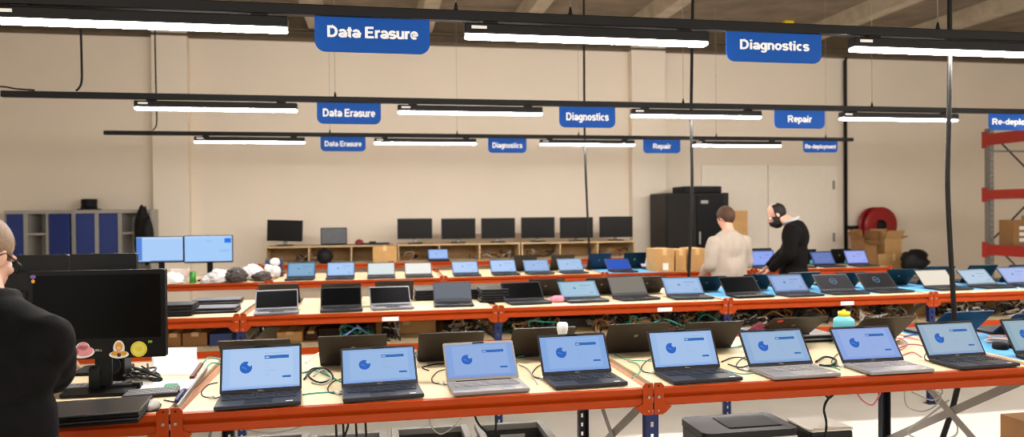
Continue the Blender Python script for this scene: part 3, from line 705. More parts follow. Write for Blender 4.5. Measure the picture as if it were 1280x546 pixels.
pts = [Vector((pY(870, 0, Yp).x, Yp, ZC-.003)), pY(865, 60, Yp), pY(864, 150, Yp), pY(865, 240, Yp), pY(861, 345, Yp)]; e = pts[-1]; pts.append(Vector((e.x, Yp, BH+.002)))
pole(pts, .0135, 'black power pole passing in front of the black cabinet')
Yp = D3+.60
pts = [Vector((pY(730, 0, Yp).x, Yp, ZC-.003)), pY(730, 62, Yp), pY(731, 180, Yp), pY(734, 260, Yp), pY(737, 318, Yp)]; e = pts[-1]; pts.append(Vector((e.x+.01, Yp, BH+.002)))
pole(pts, .0135, 'thin black power pole in front of the rear wall monitors')
# water pipe of the hose reel
Yp = WY-.06; x = pY(1057, 200, Yp).x; zt_ = pY(1057, 72, Yp).z
t = MB().tube([(x+.14, Yp, zt_+.06), (x+.13, Yp, zt_+.05), (x+.05, Yp, zt_+.03), (x, Yp, zt_-.06), (x, Yp, .002)], .032, BLACKM)
zz = pY(1065, 284, Yp).z; t.tube([(x, Yp, zz), (pY(1084, 284, Yp).x, Yp, zz)], .03, BLACKM); t.cyl((x+.12, Yp, zz), (x+.12, Yp, zz-.1), .02, BLACKM)
tag(t.build('wall_mounted_pipe'), 'black water pipe running down the wall to the red hose reel', 'pipe')
# ------------------------------------------------------------------ hose reel
c = pY(1097, 281, WY-.22); rr = 24.5*c.dot(Vector((0, 1, 0)))/FPX*1.02
root = empty('hose_reel', (c.x, WY-.22, c.z)); tag(root, 'round red hose reel mounted on the wall behind open boxes', 'hose reel')
Mrot = Matrix.Rotation(pi/2, 4, 'X')
hr = MB(); hr.lathe([(rr*.28, .1), (rr*.5, .11), (rr*.9, .115), (rr, .10), (rr, .085), (rr*.8, .07), (rr*.62, .07), (rr*.62, -.07), (rr*.8, -.07), (rr, -.085), (rr, -.1), (rr*.9, -.115), (rr*.28, -.1)], REDM, seg=40)
o = hr.build('drum', root); o.rotation_euler = (pi/2, 0, 0)
o = MB().lathe([(rr*.27, .1), (rr*.27, .13), (.03, .14), (0, .14)], BLACKM, seg=20).lathe([(.03, -.1), (.03, -.215)], BLACKM, seg=12).build('hub', root); o.rotation_euler = (pi/2, 0, 0)
hs = MB()
for k in range(3): hs.tube([(math.cos(a)*rr*(.68+.07*k), math.sin(a)*rr*(.68+.07*k), -.03+.03*k) for a in [2*pi*j/30 for j in range(30)]], .014, SOFTBLK, cyc=True)
o = hs.build('hose', root); o.rotation_euler = (pi/2, 0, 0)

# ------------------------------------------------------------------ boxes
def cbox(x0, x1, y0, y1, z0, z1, label, group=None, m=CARD, flaps=False, tape=True, lab=None, rz=0):
    cx, cy = (x0+x1)/2, (y0+y1)/2; w, d, h = x1-x0, y1-y0, z1-z0
    root = empty('cardboard_box', (cx, cy, z0+.001), rz); tag(root, label, 'box', group)
    b = MB(); t = .006
    if flaps:
        b.b2((-w/2, -d/2, 0), (w/2, d/2, t), m)
        for s in (-1, 1):
            b.b2((s*w/2-(t if s > 0 else 0), -d/2, t), (s*w/2+(t if s < 0 else 0), d/2, h), m)
            b.b2((-w/2+t, s*d/2-(t if s > 0 else 0), t), (w/2-t, s*d/2+(t if s < 0 else 0), h), m)
        b.build('carton', root)
        for k, (ax, s, ang) in enumerate((('x', -1, flaps[0]), ('x', 1, flaps[1]), ('y', -1, flaps[2]), ('y', 1, flaps[3]))):
            fl_ = MB(); ln = d*.45 if ax == 'x' else d*.5
            if ax == 'x':
                o = fl_.b2((0, -d/2, 0), (.004, d/2, ln), m).build('flap', root, (s*w/2, 0, h)); o.rotation_euler = (0, s*R(ang), 0)
            else:
                o = fl_.b2((-w/2, 0, 0), (w/2, .004, ln), m).build('flap', root, (0, s*d/2, h)); o.rotation_euler = (-s*R(ang), 0, 0)
    else:
        b.b2((-w/2, -d/2, 0), (w/2, d/2, h), m, .004); b.build('carton', root)
        if tape: MB().b2((-.025, -d/2-.0012, h*.72), (.025, d/2+.0012, h+.0012), TAPE).build('tape', root)
    if lab: MB().b2((lab[0]-lab[2]/2, -d/2-.0015, lab[1]-lab[3]/2), (lab[0]+lab[2]/2, -d/2-.0002, lab[1]+lab[3]/2), PAPER).build('paper_label', root)
    return root
def pbox(u0, u1, vt, vb, Y, dep, z0, label, group=None, **k):
    """front face between u0 and u1 with its top edge at vt, at depth Y standing on z0"""
    a = pY(u0, (vt+vb)/2, Y); b = pY(u1, (vt+vb)/2, Y); zt_ = pY((u0+u1)/2, vt, Y).z
    return cbox(a.x, b.x, Y, Y+dep, z0, zt_, label, group, **k)
# three tan boxes on the third row
pbox(819, 843, 311, 345, 8.30, .3, BH, 'tan cardboard box with white label, left of three on third bench', 'tan boxes on the third bench', lab=(.01, .06, .07, .08))
pbox(844.5, 858, 312, 345, 8.34, .3, BH, 'narrow tan cardboard box, middle of three beside the pole', 'tan boxes on the third bench')
pbox(861.5, 882, 310.5, 345, 8.33, .3, BH, 'tan cardboard box beside the beige-shirted man, right of three', 'tan boxes on the third bench')
_x = pY(911.5, 240, 11.2).x+.02; _q = pY(934.5, 263, 11.25); cbox(_x, _q.x, 11.25, 11.75, .952, _q.z, 'tall cardboard box behind the beige-shirted man by the black cabinet', tape=False, m=CARD)
tag(MB().b2((_x-.005, 11.2, 0), (_q.x+.05, 11.8, .95), GREYST, .01).build('storage_plinth'), 'grey plinth under the tall cardboard box behind the men', 'plinth')
# by the hose reel
xa = pY(1072, 300, 11.0).x; xb = pY(1130, 300, 11.0).x
zt1 = pY(1115, 317, 11.1).z
tag(MB().b2((xa, 11.02, 0), (pY(1137, 330, 11.1).x+.02, 11.56, .449), GREYST, .01).build('pallet_table'), 'low grey table carrying the boxes below the hose reel', 'table')
pbox(1098, 1137, 317, 345, 11.1, .42, .45, 'wide cardboard box under the open boxes by the hose reel', 'boxes under the hose reel', m=CARD)
pbox(1106, 1127, 299, 318, 11.14, .34, zt1+.002, 'open cardboard box in front of the red hose reel', 'boxes under the hose reel', flaps=(20, 70, 30, 12), m=CARD)
pbox(1080, 1096, 300, 345, 11.1, .34, .45, 'open cardboard box half covering the red hose reel', 'boxes under the hose reel', flaps=(30, 8, 110, 14), m=CARDD)
# black bag
def blob(c, r, m, seed=0, amp=.25, fr=3., sub=3, name='bag', flat=None, ridge=False):
    b = MB(); b.sph((0, 0, 0), 1, m, sub)
    for v in b.bm.verts:
        n = noise.noise(Vector(v.co)*fr+Vector((seed*7.3, seed*1.7, seed)))+.5*noise.noise(Vector(v.co)*fr*2.3+Vector((seed, 3, 1)))
        if ridge: n = .6*n+.9*(.35-abs(noise.noise(Vector(v.co)*fr*1.5+Vector((seed, 9, 4)))))+.5*(.3-abs(noise.noise(Vector(v.co)*fr*3.1+Vector((2, seed, 4)))))
        v.co *= 1+amp*n
        v.co = Vector((v.co.x*r[0], v.co.y*r[1], v.co.z*r[2]))
        if flat is not None and v.co.z < flat: v.co.z = flat
    return b
p = pY(1143, 326, 10.6)
root_ = blob(p, (.24, .16, .18), SOFTBLK, 3, .35, 1.8, flat=-.25).build('bin_bag', None, (p.x, 10.6, .79)); tag(root_, 'black plastic bag slumped beside the boxes by the hose reel', 'bag')
tag(MB().b2((p.x-.25, 10.35, 0), (p.x+.3, 10.85, .53), GREYST, .01).build('storage_bin'), 'grey bin under the black plastic bag', 'bin')

# ------------------------------------------------------------------ black server cabinet
Yc = 11.2; a = pY(832, 240, Yc); b = pY(911, 240, Yc); zt_ = pY(880, 241, Yc).z; xm = pY(866, 260, Yc).x
root = empty('cabinet', ((a.x+b.x)/2, Yc, 0)); tag(root, 'tall black equipment cabinet behind the man in the beige shirt', 'cabinet'); w = b.x-a.x; xo = (a.x+b.x)/2
MB().b2((-w/2, 0, 0), (w/2, .7, zt_), BLACKM, .01).build('body', root)
d1 = MB().b2((-w/2+.02, -.02, .08), (xm-xo-.01, -.001, zt_-.04), mat('cabinet_door', (26, 23, 19), .5, spec=.3), .004).build('door', root)
d2 = MB().b2((xm-xo+.06, -.02, .08), (w/2-.1, -.001, zt_-.04), mat('cabinet_glass', (9, 8, 8), .3, spec=.2), .004).build('door', root)
MB().b2((xm-xo+.09, -.045, 1.1), (xm-xo+.115, -.0205, 1.3), GREYST, .004).build('handle', d2)
MB().b2((xm-xo+.13, -.024, zt_-.17), (xm-xo+.25, -.0205, zt_-.12), GREYST).build('badge', d2)
for k in range(5): MB().b2((-w/2+.06, -.023, .2+k*.06), (xm-xo-.05, -.0205, .22+k*.06), BLACKP).build('vent_slot', d1)
a = pY(857, 235, Yc); b = pY(904, 235, Yc); z2 = pY(880, 232.5, Yc).z
tag(MB().b2((a.x, Yc+.05, zt_+.001), (b.x, Yc+.55, z2), BLACKP, .012).b2((a.x+.05, Yc+.045, zt_+.02), (b.x-.05, Yc+.0495, z2-.02), SOFTBLK).build('equipment_case'), 'flat black case lying on top of the black cabinet', 'case')

# ------------------------------------------------------------------ monitors
def monitor(mid, ang, w, h, zlow, label, group=None, cat='monitor', rgb=None, content=None, roll=0., zb=0, base=(.22, .18), bez=.014, screenm=None, lo_lip=.02, deep=.05, pitch=0, stand=None):
    """mid: stand foot centre on its support; the panel hangs zlow above it, facing -y before rotation"""
    root = empty('monitor', mid, ang); tag(root, label, cat, group)
    MB().prism(rrect(-base[0]/2, -base[1]/2, base[0]/2, base[1]/2, .02), .014, BLACKP, Matrix.Translation((0, .04, .001))).build('stand_foot', root)
    MB().b2((-.03, .055, .0152), (.03, .075, zlow+h*.5), stand or BLACKP, .006).build('stand_column', root)
    pn = MB(); pn.prism(rrect(-w/2, 0, w/2, h, .006, n=3), .03, BLACKP, Matrix.Translation((0, .03, 0)) @ Matrix.Rotation(pi/2, 4, 'X'))
    pn.box((0, .043, h*.5), (w*.6, .025, h*.55), BLACKP, None, .01)
    pa = pn.build('panel', root, (0, 0, zlow), (pitch, roll, 0))
    s = MB(); y = -.0004
    def q(x0, y0, x1, y1, lift, m): X = w-2*bez; Z = h-bez-lo_lip; s.quad([(-X/2+X*x0, y-lift, lo_lip+Z*y0), (-X/2+X*x1, y-lift, lo_lip+Z*y0), (-X/2+X*x1, y-lift, lo_lip+Z*y1), (-X/2+X*x0, y-lift, lo_lip+Z*y1)], m)
    q(0, 0, 1, 1, .0002, scrmat(rgb) if rgb else (screenm or MATTE))
    if content == 'panelA': q(0, .04, .12, .98, .0004, scrmat((86, 134, 216))); q(.12, .92, 1, .99, .0004, scrmat((196, 222, 252))); q(.3, 0, 1, .04, .0004, scrmat((120, 150, 200)))
    if content == 'panelB': q(.84, .72, .98, .90, .0004, scrmat((16, 118, 232))); q(.45, .76, .56, .84, .0004, scrmat((158, 196, 238))); q(.72, .42, .95, .45, .0004, scrmat((150, 188, 232))); q(.74, .36, .95, .385, .0004, scrmat((150, 188, 232))); q(.02, .94, .9, .97, .0004, scrmat((196, 220, 250)))
    s.build('screen', pa)
    return root, pa
# riser on the rear bench: plywood cubbies
ztop = pY(600, 304, D4+.34).z
def riser(u0, u1, label):
    a = pY(u0, 310, D4+.34).x; b = pY(u1, 310, D4+.34).x; t = .022
    root = empty('plywood_riser', (a, D4+.34, BH)); tag(root, label, 'shelf', 'plywood risers on the rear bench'); h = ztop-BH; w = b-a
    MB().b2((0, 0, h-t), (w, .6, h), PLY, .002).build('top_board', root)
    MB().b2((.001, .585, .001), (w-.001, .6, h-t-.001), mat('plywood_back', (176, 140, 92), .7, var=.12)).build('back_board', root)
    n = max(2, round(w/.72)+1)
    for k in range(n):
        x = (w-t)*k/(n-1); MB().b2((x, .002, .001), (x+t, .584, h-t-.001), PLY, .002).build('side_board', root)
    return root
riser(331, 492, 'plywood riser carrying the crooked black monitor and small grey one')
riser(497, 650, 'plywood riser carrying three black monitors above the small blue laptop')
riser(652, 794, 'plywood riser carrying the three black monitors nearest the cabinet')
Ym = D4+.56
def wallmon(u0, u1, vt, vb, label, roll=0, screenm=None, ang=0, group='black monitors along the rear wall', zl=None):
    c = pY((u0+u1)/2, vb, Ym); c2 = pY((u0+u1)/2, vt, Ym); w = pY(u1, vb, Ym).x-pY(u0, vb, Ym).x
    return monitor((c.x, Ym, ztop+.0005), ang, w, c2.z-c.z, c.z-ztop, label, group, roll=roll, screenm=screenm, stand=GREYST)
wallmon(333, 378, 275, 301.5, 'black monitor tilted crookedly at the left end of the rear wall row', roll=R(2), ang=-.12)
r_, pa_ = wallmon(401, 434, 284.5, 306, 'small square monitor with grey reflecting screen', screenm=mat('grey_screen', (92, 94, 98), .25), ang=.12)
for (u0, u1, vt, vb), lab in zip(((497, 540.5, 273, 298.5), (552, 594.5, 273, 298.5), (602, 644, 272.5, 298), (652, 693.5, 271.5, 297.5), (700.5, 741.5, 271.5, 297.5), (750, 791, 270.5, 296.5)),
        ('black monitor directly above the small blue laptop, left neighbour', 'black monitor second in the row of six on the wall risers', 'black monitor third in the row of six on the wall risers', 'black monitor fourth in the row of six on the wall risers',
         'black monitor behind the thin hanging pole, fifth of six', 'black monitor nearest the pilaster, last of six')):
    wallmon(u0, u1, vt, vb, lab)
# things on/under the risers
p = pY(443, 304, D4+.4)
tag(blob(None, (.06, .06, .05), mat('dark_red_cloth', (120, 40, 44), .8), 5, .2, flat=-.035).build('red_pouch', None, (pY(449, 300, D4+.45).x, D4+.45, ztop+.036)), 'small dark red pouch on the plywood riser', 'pouch')
tag(MB().b2((-.2, -.05, 0), (.2, .05, .03), DARKG, .006).b2((-.1, -.06, .0301), (.0, .04, .05), BLACKP, .004).build('adapter_strip', None, (pY(470, 300, D4+.45).x, D4+.45, ztop+.001)), 'flat dark power strip lying on the plywood riser', 'power strip')
pbox(466, 496, 307.5, 328, D4+.05, .25, BH, 'cardboard box standing in front of the plywood risers', m=CARD)
# helper: round fan-like black bag under the riser
tag(blob(None, (.11, .1, .12), SOFTBLK, 9, .2, flat=-.1).build('cable_bag', None, (pY(406, 318, D4+.12).x, D4+.125, BH+.102)), 'black bag bulging out below the small grey monitor', 'bag')
p = pY(334, 326, 8.75)
root = empty('document_tray', (p.x+.05, 8.92, BH+.001)); tag(root, 'navy tilted tray with a white paper ball on it beside the plastic bags', 'tray')
MB().box((0, 0, .11), (.2, .02, .2), mat('navy_plastic', (40, 46, 74), .5), Matrix.Rotation(-.3, 3, 'X'), .01).b2((-.1, -.06, 0), (.1, .1, .02), MATS['navy_plastic'], .005).build('tray', root)
o = blob(None, (.055, .05, .045), PAPER, 2, .15).build('paper_ball', None, (p.x+.01, 8.70, BH+.21)); o.parent = root; o.location = (.02, -.06, .17)

# dual lit monitors on the third row
gD = 'pair of lit monitors on the third bench'
Yd = D3+.35
for (u0, u1, vt, vb, c, lab, rgb) in ((170, 229.6, 296, 329, 'panelA', 'lit monitor with a dark blue side bar, left of the pair', (172, 208, 252)), (230.4, 291, 294.5, 329, 'panelB', 'lit monitor with a blue square button, right of the pair', (168, 208, 253))):
    a = pY(u0, vb, Yd); b = pY(u1, vb, Yd); t = pY(u0, vt, Yd)
    monitor(((a.x+b.x)/2, Yd, BH+.0005), 0, b.x-a.x, t.z-a.z, a.z-BH, lab, gD, rgb=rgb, content=c, bez=.006, lo_lip=.016)
# pile of plastic bags, can, notebook
GP = 'crumpled plastic and paper on the third bench'
PLAST = mat('clear_plastic_white', (226, 222, 220), .35, var=.06, bump=.3, bscale=25); PLASTD = mat('plastic_dark', (70, 62, 58), .4, var=.3, scale=14)
for i, (u, v, r, m, lab) in enumerate(((276, 345, (.13, .12, .09), PLAST, 'pinkish white crumpled bag nearest the right-hand lit monitor'), (296, 341, (.12, .12, .10), PLASTD, 'dark crumpled bag in the middle of the plastic pile'),
        (312, 340, (.12, .12, .11), PLAST, 'bright white crumpled bag in the plastic pile'), (328, 345, (.10, .12, .07), PLASTD, 'dark greenish crumpled bag at the right end of the pile'), (333, 338, (.10, .10, .10), PLAST, 'white crumpled bag in front of the navy tray'), (262, 347, (.07, .1, .05), PLAST, 'small crumpled paper beside the monitor foot'))):
    x = pY(u, v, D3+.22).x
    tag(blob(None, tuple(k*.9 for k in r), m, i, .42, 2.4, 4, flat=-r[2]*.5, ridge=True).build('crumpled_bag', None, (x, D3+(.14, .14, .40, .2, .66, .12)[i], BH+r[2]*.5+.002)), lab, 'bag', GP)
c = pY(241, 350, D3+.12)
tag(MB().lathe([(0, 0), (.031, 0), (.033, .006), (.033, .108), (.027, .118), (.027, .121), (0, .119)], GREENCAN).build('drink_can', None, (c.x, D3+.12, BH+.001)), 'green drinks can below the right-hand lit monitor', 'can')
a = pY(213, 345, D3+.2); b = pY(236, 345, D3+.2)
tag(MB().b2((a.x, D3+.18, BH+.001), (b.x, D3+.2, BH+.15), mat('pinkish_paper', (222, 204, 196), .8), .004).build('notebook'), 'pinkish notebook standing upright beside the green can', 'notebook')
cl = blob(None, (.12, .08, .07), PAPER, 11, .4, 2.4, 4, flat=-.04, ridge=True).build('white_cloth', None, (pY(212, 360, D3+.05).x, D3+.085, BH+.042)); tag(cl, 'white cloth heaped on third bench left of the green can', 'cloth')

# ------------------------------------------------------------------ lockers
Yl = WY-.5; zlk = pY(90, 262.5, Yl).z
edges = [5, 32, 60, 92, 121, 150, 190]
for k in range(6):
    a = pY(edges[k], 290, Yl).x+.002; b = pY(edges[k+1], 290, Yl).x-.002; w = b-a; t = .025
    lab = ('blue-doored locker column at the left end of the row', 'open grey locker with a bare shelf', 'locker with the blue door standing half open', 'blue-doored locker under the black hat, left one', 'blue-doored locker next to the open locker with coats', 'open grey locker with black coats hanging at its side')[k]
    root = empty('locker', (a, Yl, 0)); tag(root, lab, 'locker', 'lockers on the back wall')
    bd = MB(); bd.b2((0, 0, .05), (t, .48, zlk), LOCKG); bd.b2((w-t, 0, .05), (w, .48, zlk), LOCKG); bd.b2((t, 0, zlk-.05), (w-t, .48, zlk), LOCKG); bd.b2((t, .46, .05), (w-t, .48, zlk-.05), LOCKG); bd.b2((t, 0, .05), (w-t, .46, .09), LOCKG); bd.b2((0, .02, 0), (w, .45, .05), BLACKM)
    bd.build('carcass', root)
    MB().b2((t+.001, .02, zlk-.36), (w-t-.001, .459, zlk-.33), LOCKG).build('shelf', root)
    if k in (0, 3, 4):
        d = MB().b2((t+.004, -.002, .1), (w-t-.004, .018, zlk-.055), BLUED, .003).build('door', root)
        MB().b2((w-t-.05, -.014, 1.0), (w-t-.03, -.003, 1.1), GREYST, .003).build('latch', d)
    if k == 2:
        d = MB().b2((0, -.01, .1), (w-.03, .01, zlk-.055), BLUED, .003).build('door', root, (.02, -.012, 0), (0, 0, R(-14)))
        MB().b2((w-.09, -.022, 1.0), (w-.07, -.0105, 1.1), GREYST, .003).build('latch', d)
hp = pY(110, 261, Yl+.2)
tag(MB().lathe([(0, .002), (.16, .0), (.165, .01), (.115, .022), (.105, .07), (.11, .15), (.10, .165), (0, .168)], SOFTBLK).build('top_hat', None, (hp.x, Yl+.25, zlk+.001)), 'black hat sitting on top of the lockers', 'hat')
for i, (u, v, r) in enumerate(((178, 292, (.10, .08, .42)), (187, 300, (.09, .07, .36)))):
    x = pY(u, v, Yl-.1).x
    z = pY(u, v, Yl-.1).z
    o = blob(None, r, SOFTBLK, 20+i, .22, 1.8, 3).build('hanging_coat', None, (x+.03*i, Yl-.12-.2*i, z)); tag(o, ('long black coat hanging on the open locker', 'shorter black coat nearest the pilaster')[i], 'coat', 'black coats by the lockers')

# ------------------------------------------------------------------ pallet rack (runs towards the viewer along the right-hand side)
Yk = 9.5; zt_ = pY(1238, 165, Yk).z; xk = pY(1234, 250, Yk).x
root = empty('pallet_rack', (xk, Yk, 0), -pi/2); tag(root, 'tall grey and red pallet rack near the right-hand wall', 'rack')
def upr(x, y, nm='upright'):
    u = MB(); u.b2((x-.045, y, 0), (x+.045, y+.012, zt_+.05), GALV)
    perforated(u, .07, zt_+.05, GALV, pitch=.08, M=Matrix.Translation((x, y-.002, 0)) , th=.001)
    M_ = Matrix.Translation((x+.047, y+.035, 0)) @ Matrix.Rotation(pi/2, 4, 'Z'); perforated(u, .07, zt_+.05, GALV, pitch=.08, M=M_, th=.003)
    M_ = Matrix.Translation((x-.044, y+.035, 0)) @ Matrix.Rotation(pi/2, 4, 'Z'); perforated(u, .07, zt_+.05, GALV, pitch=.08, M=M_, th=.003)
    u.b2((x-.07, y-.03, 0), (x+.07, y+.09, .006), GALV)
    return u.build(nm, root)
for x in (0, 2.3):
    for y in (0, 1.0): upr(x, y)
    for k in range(3):
        za, zb = .35+k*.8, .35+(k+1)*.8; s_ = MB(); s_.tube([(x, .06, za), (x, .98, zb)] if k % 2 else [(x, .06, zb), (x, .98, za)], .012, BLACKM); s_.build('frame_brace', root)
    MB().tube([(x, .06, zt_-.28), (x, .98, zt_-.28)], .012, GALV).build('frame_brace', root)
for vt, vb in ((168, 182), (237.5, 249), (305.5, 318)):
    za = pY(1238, vb, Yk).z; zb = pY(1238, vt, Yk).z
    for y in (-.05, 1.05):
        MB().b2((.0, y, za), (2.3, y+.045, zb), RED2, .006).b2((-.04, y-.008, za-.04), (.06, y-.001, zb+.04), RED2, .004).build('load_beam', root)
    if vt > 230: MB().b2((.06, .03, zb-.02), (2.24, .99, zb), GALV).build('deck', root)
zs = pY(1238, 305.5, Yk).z
for i, (x_, y_, w_, d_, h_, lab) in enumerate(((xk+.12, 9.16, .3, .26, .36, 'brown box with a column of white labels, near the far end of the pallet rack'), (xk+.36, 8.82, .34, .3, .31, 'brown rounded box beside the labelled box on the pallet rack'), (xk+.52, 9.18, .3, .26, .42, 'brown box behind the labelled box on the pallet rack'))):
    r_ = cbox(x_, x_+w_, y_, y_+d_, zs, zs+h_, lab, 'brown boxes on the pallet rack', m=CARD if i else CARDD, tape=False)
    for j in range(3):
        if i < 2: MB().b2((-.06+.02*i, -d_/2-.002, .05+j*.085), (.03+.02*i, -d_/2-.001, .10+j*.085), PAPER).build('paper_label', r_)

# ------------------------------------------------------------------ front bench, left part
Ymn = 3.27
a = pY(35, 452, Ymn); b = pY(208, 445, Ymn); t = pY(121, 338, Ymn)
bm_root, bm_panel = monitor(((a.x+b.x)/2, Ymn, BH+.0005), R(-1.5), b.x-a.x, t.z-(a.z+b.z)/2, (a.z+b.z)/2-BH, 'big black monitor with colourful stickers on its lower bezel', None, bez=.018, lo_lip=.082, base=(.26, .2), screenm=mat('monitor_black', (9, 8, 7), .35, spec=.12))
wM, hM = b.x-a.x, t.z-(a.z+b.z)/2
STP = mat('sticker_pink', (236, 150, 160), .5); STW = mat('sticker_white', (240, 236, 230), .5); STB = mat('sticker_brown', (92, 50, 34), .5); STO = mat('sticker_orange', (226, 160, 40), .5); STY = mat('sticker_yellow', (224, 206, 40), .5); STG = mat('sticker_green', (120, 160, 60), .5)
def disc(mb, x, z, rx, rz, lift, m, n=20): mb.quad([(x+rx*math.cos(2*pi*k/n), -.0004-lift, z+rz*math.sin(2*pi*k/n)) for k in range(n)], m)
def stk(u, v):  # sticker centre on the monitor face
    p = pY(u, v, Ymn); return p.x-(a.x+b.x)/2, p.z-(a.z+b.z)/2
x, z = stk(101, 440)
s = MB(); disc(s, x, z, .052, .026, .0003, STW); disc(s, x+.008, z+.018, .026, .022, .0003, STW); disc(s, x+.01, z+.004, .036, .022, .0006, STP); disc(s, x+.008, z+.022, .02, .017, .0006, STP); disc(s, x-.028, z+.002, .02, .018, .0006, STB); disc(s, x-.03, z-.012, .014, .008, .0008, STG); s.build('sticker', bm_panel)['label'] = 'pink and brown cut-out sticker'
x, z = stk(149, 438)
s = MB(); disc(s, x, z+.01, .022, .032, .0003, STW); disc(s, x, z-.016, .038, .016, .0003, STW); disc(s, x, z+.016, .014, .018, .0006, STO); disc(s, x-.016, z-.012, .014, .009, .0006, STO); disc(s, x+.016, z-.012, .014, .009, .0006, STO); disc(s, x, z-.018, .008, .008, .0008, STB); disc(s, x, z+.01, .008, .008, .0008, mat('sticker_skin', (236, 190, 150), .5)); s.build('sticker', bm_panel)['label'] = 'orange and white cut-out sticker'
x, z = stk(174, 436)
s = MB(); disc(s, x, z, .032, .032, .0003, STY, 28); disc(s, x, z, .024, .024, .0005, mat('sticker_yellow_pale', (226, 216, 110), .5), 24); disc(s, x, z, .014, .01, .0007, STY); s.quad([(x+.036, -.0008, z+.024), (x+.052, -.0008, z+.024), (x+.052, -.0008, z+.034), (x+.036, -.0008, z+.034)], STG); s.build('sticker', bm_panel)['label'] = 'round yellow sticker'
x, z = stk(39, 345); s = MB(); disc(s, x+.004, z-.004, .011, .008, .0003, mat('sticker_violet', (120, 80, 150), .5)); disc(s, x+.004, z-.022, .007, .008, .0003, STO); s.build('sticker', bm_panel)['label'] = 'small violet and orange sticker'
text_mesh('brand_lettering', 'DELL', .008, GREYST, bm_panel, .034, loc=(0, -.0008, .035))
# two black monitors behind it, turned away
for u0, u1, lab in ((-22, 88, 'black monitor seen from behind, left one over the big monitor'), (91, 173, 'black monitor seen from behind, right one over the big monitor')):
    Yb = 3.78; a2 = pY(u0, 340, Yb); b2 = pY(u1, 340, Yb); t2 = pY(100, 317.5, Yb)
    monitor(((a2.x+b2.x)/2, Yb, BH+.0005), pi, b2.x-a2.x, .32, t2.z-.32-BH, lab, 'black monitors turned away on the front bench')
tag(MB().b2((-.04, 0, 0), (.04, .03, .2), DARKG, .006).b2((-.06, -.02, -.001), (.06, .06, .006), BLACKP).build('docking_stand', None, (pY(30, 420, 3.45).x, 3.45, BH+.002)), 'dark upright docking stand beside the left side of the big monitor', 'dock')
# closed laptops by the man
p = pZ(166, 523.5, BH+.02)
stack((p.x-.165, p.y+.118, BH+.0005), 2, lambda k, n: f'{ordl(k, n)} closed dark laptop in front of the big monitor', 'closed laptops in front of the big monitor', rz=R(4), W=.34, D=.24, m=mat('laptop_lid_dark', (48, 46, 46), .32), jit=.003)
# keyboard and mouse
def kb(c, rz, w, d, label):
    root = empty('computer_keyboard', c, rz); tag(root, label, 'keyboard')
    MB().box((0, 0, .008), (w, d, .012), DARKG, None, .003).build('case', root)
    k = MB(); keyboard(k, -w/2+.008, -d/2+.008, w/2-.008, d/2-.008, .0146, 5, 16, mat('grey_key', (120, 120, 122), .5), BLACKP); k.build('keys', root)
    return root
p = pZ(191, 496, BH); kb((p.x-.015, p.y+.04, BH+.001), R(8), .20, .12, 'dark compact keyboard behind the computer mouse')
p = pZ(90, 490, BH); kb((p.x+.02, p.y+.05, BH+.001), R(3), .36, .10, 'long dark keyboard behind the closed laptops')
p = pZ(185, 514, BH); root = empty('computer_mouse', (p.x, p.y+.035, BH+.0005), R(10)); tag(root, 'grey computer mouse at the edge of the front bench', 'mouse')
b_ = MB(); b_.sph((0, 0, .012), (.032, .055, .022), GREYST, 3)
for v in b_.bm.verts:
    if v.co.z < .002: v.co.z = .002
b_.build('shell', root); MB().b2((-.002, .02, .027), (.002, .04, .034), BLACKP).build('wheel', root)
MB().b2((-.033, -.05, 0), (.033, .05, .006), BLACKP, .003).build('sole', root)
# papers
def sheet(pts, m, label, cat='paper', z=.0012, grp='papers on the front bench', curl=.0):
    P = [pZ(u, v, BH+z) for u, v in pts]; n = 8; b = MB(); V = []
    for i in range(n+1):
        row = []
        for j in range(n+1):
            s_, t_ = i/n, j/n; q = (P[0]*(1-s_)+P[1]*s_)*(1-t_)+(P[3]*(1-s_)+P[2]*s_)*t_
            q = q+Vector((0, 0, curl*max(0, (t_-.45))**2*4+.002*noise.noise(q*9)+.002)); row.append(b.bm.verts.new(q))
        V.append(row)
    for i in range(n):
        for j in range(n): b.bm.faces.new((V[i][j], V[i+1][j], V[i+1][j+1], V[i][j+1]))
    b._fin(0, m, True)
    o = b.build('paper_sheet'); md = o.modifiers.new('t', 'SOLIDIFY'); md.thickness = .0008; md.offset = 1
    return tag(o, label, cat, grp)
sheet(((189, 468), (248, 468), (246, 450), (190, 450)), PAPER, 'large white paper sheet beside the right edge of the big monitor', curl=.05)
sheet(((165, 493), (236, 487), (246, 474), (168, 478)), PAPER, 'white paper sheet under the green card', z=.0008)
sheet(((203, 486.5), (225, 484), (222, 479.5), (207, 480.5)), mat('green_card', (64, 140, 104), .7), 'green card lying on the white papers', 'card', z=.006)
# speakers, device, bottle, cup in front of the monitor
p = pZ(133, 482, BH); root = empty('desk_speaker', (p.x, p.y+.09, BH+.001)); tag(root, 'black desk speaker with round cone under the big monitor', 'speaker')
MB().box((0, 0, .065), (.12, .10, .128), BLACKP, None, .008).build('cabinet', root)
o = MB().lathe([(.0, .004), (.015, .006), (.026, .0), (.034, .0), (.038, .006), (.038, 0)], DARKG).build('cone', root, (.01, -.051, .075)); o.rotation_euler = (pi/2, 0, 0)
p = pZ(117, 490, BH); tag(MB().lathe([(0, 0), (.022, 0), (.024, .004), (.024, .085), (.02, .10), (.012, .104), (0, .105)], SOFTBLK).build('spray_tube', None, (p.x, p.y+.02, BH+.001)), 'black upright cylinder in front of the desk speaker', 'tube')
p = pZ(152, 489, BH); tag(MB().box((0, 0, .012), (.13, .045, .022), BLACKP, Matrix.Rotation(.15, 3, 'Z'), .006).box((.05, .0, .026), (.03, .03, .006), DARKG, None, .002).build('hand_scanner', None, (p.x, p.y+.03, BH+.001)), 'flat black gadget beside the keyboard', 'gadget')
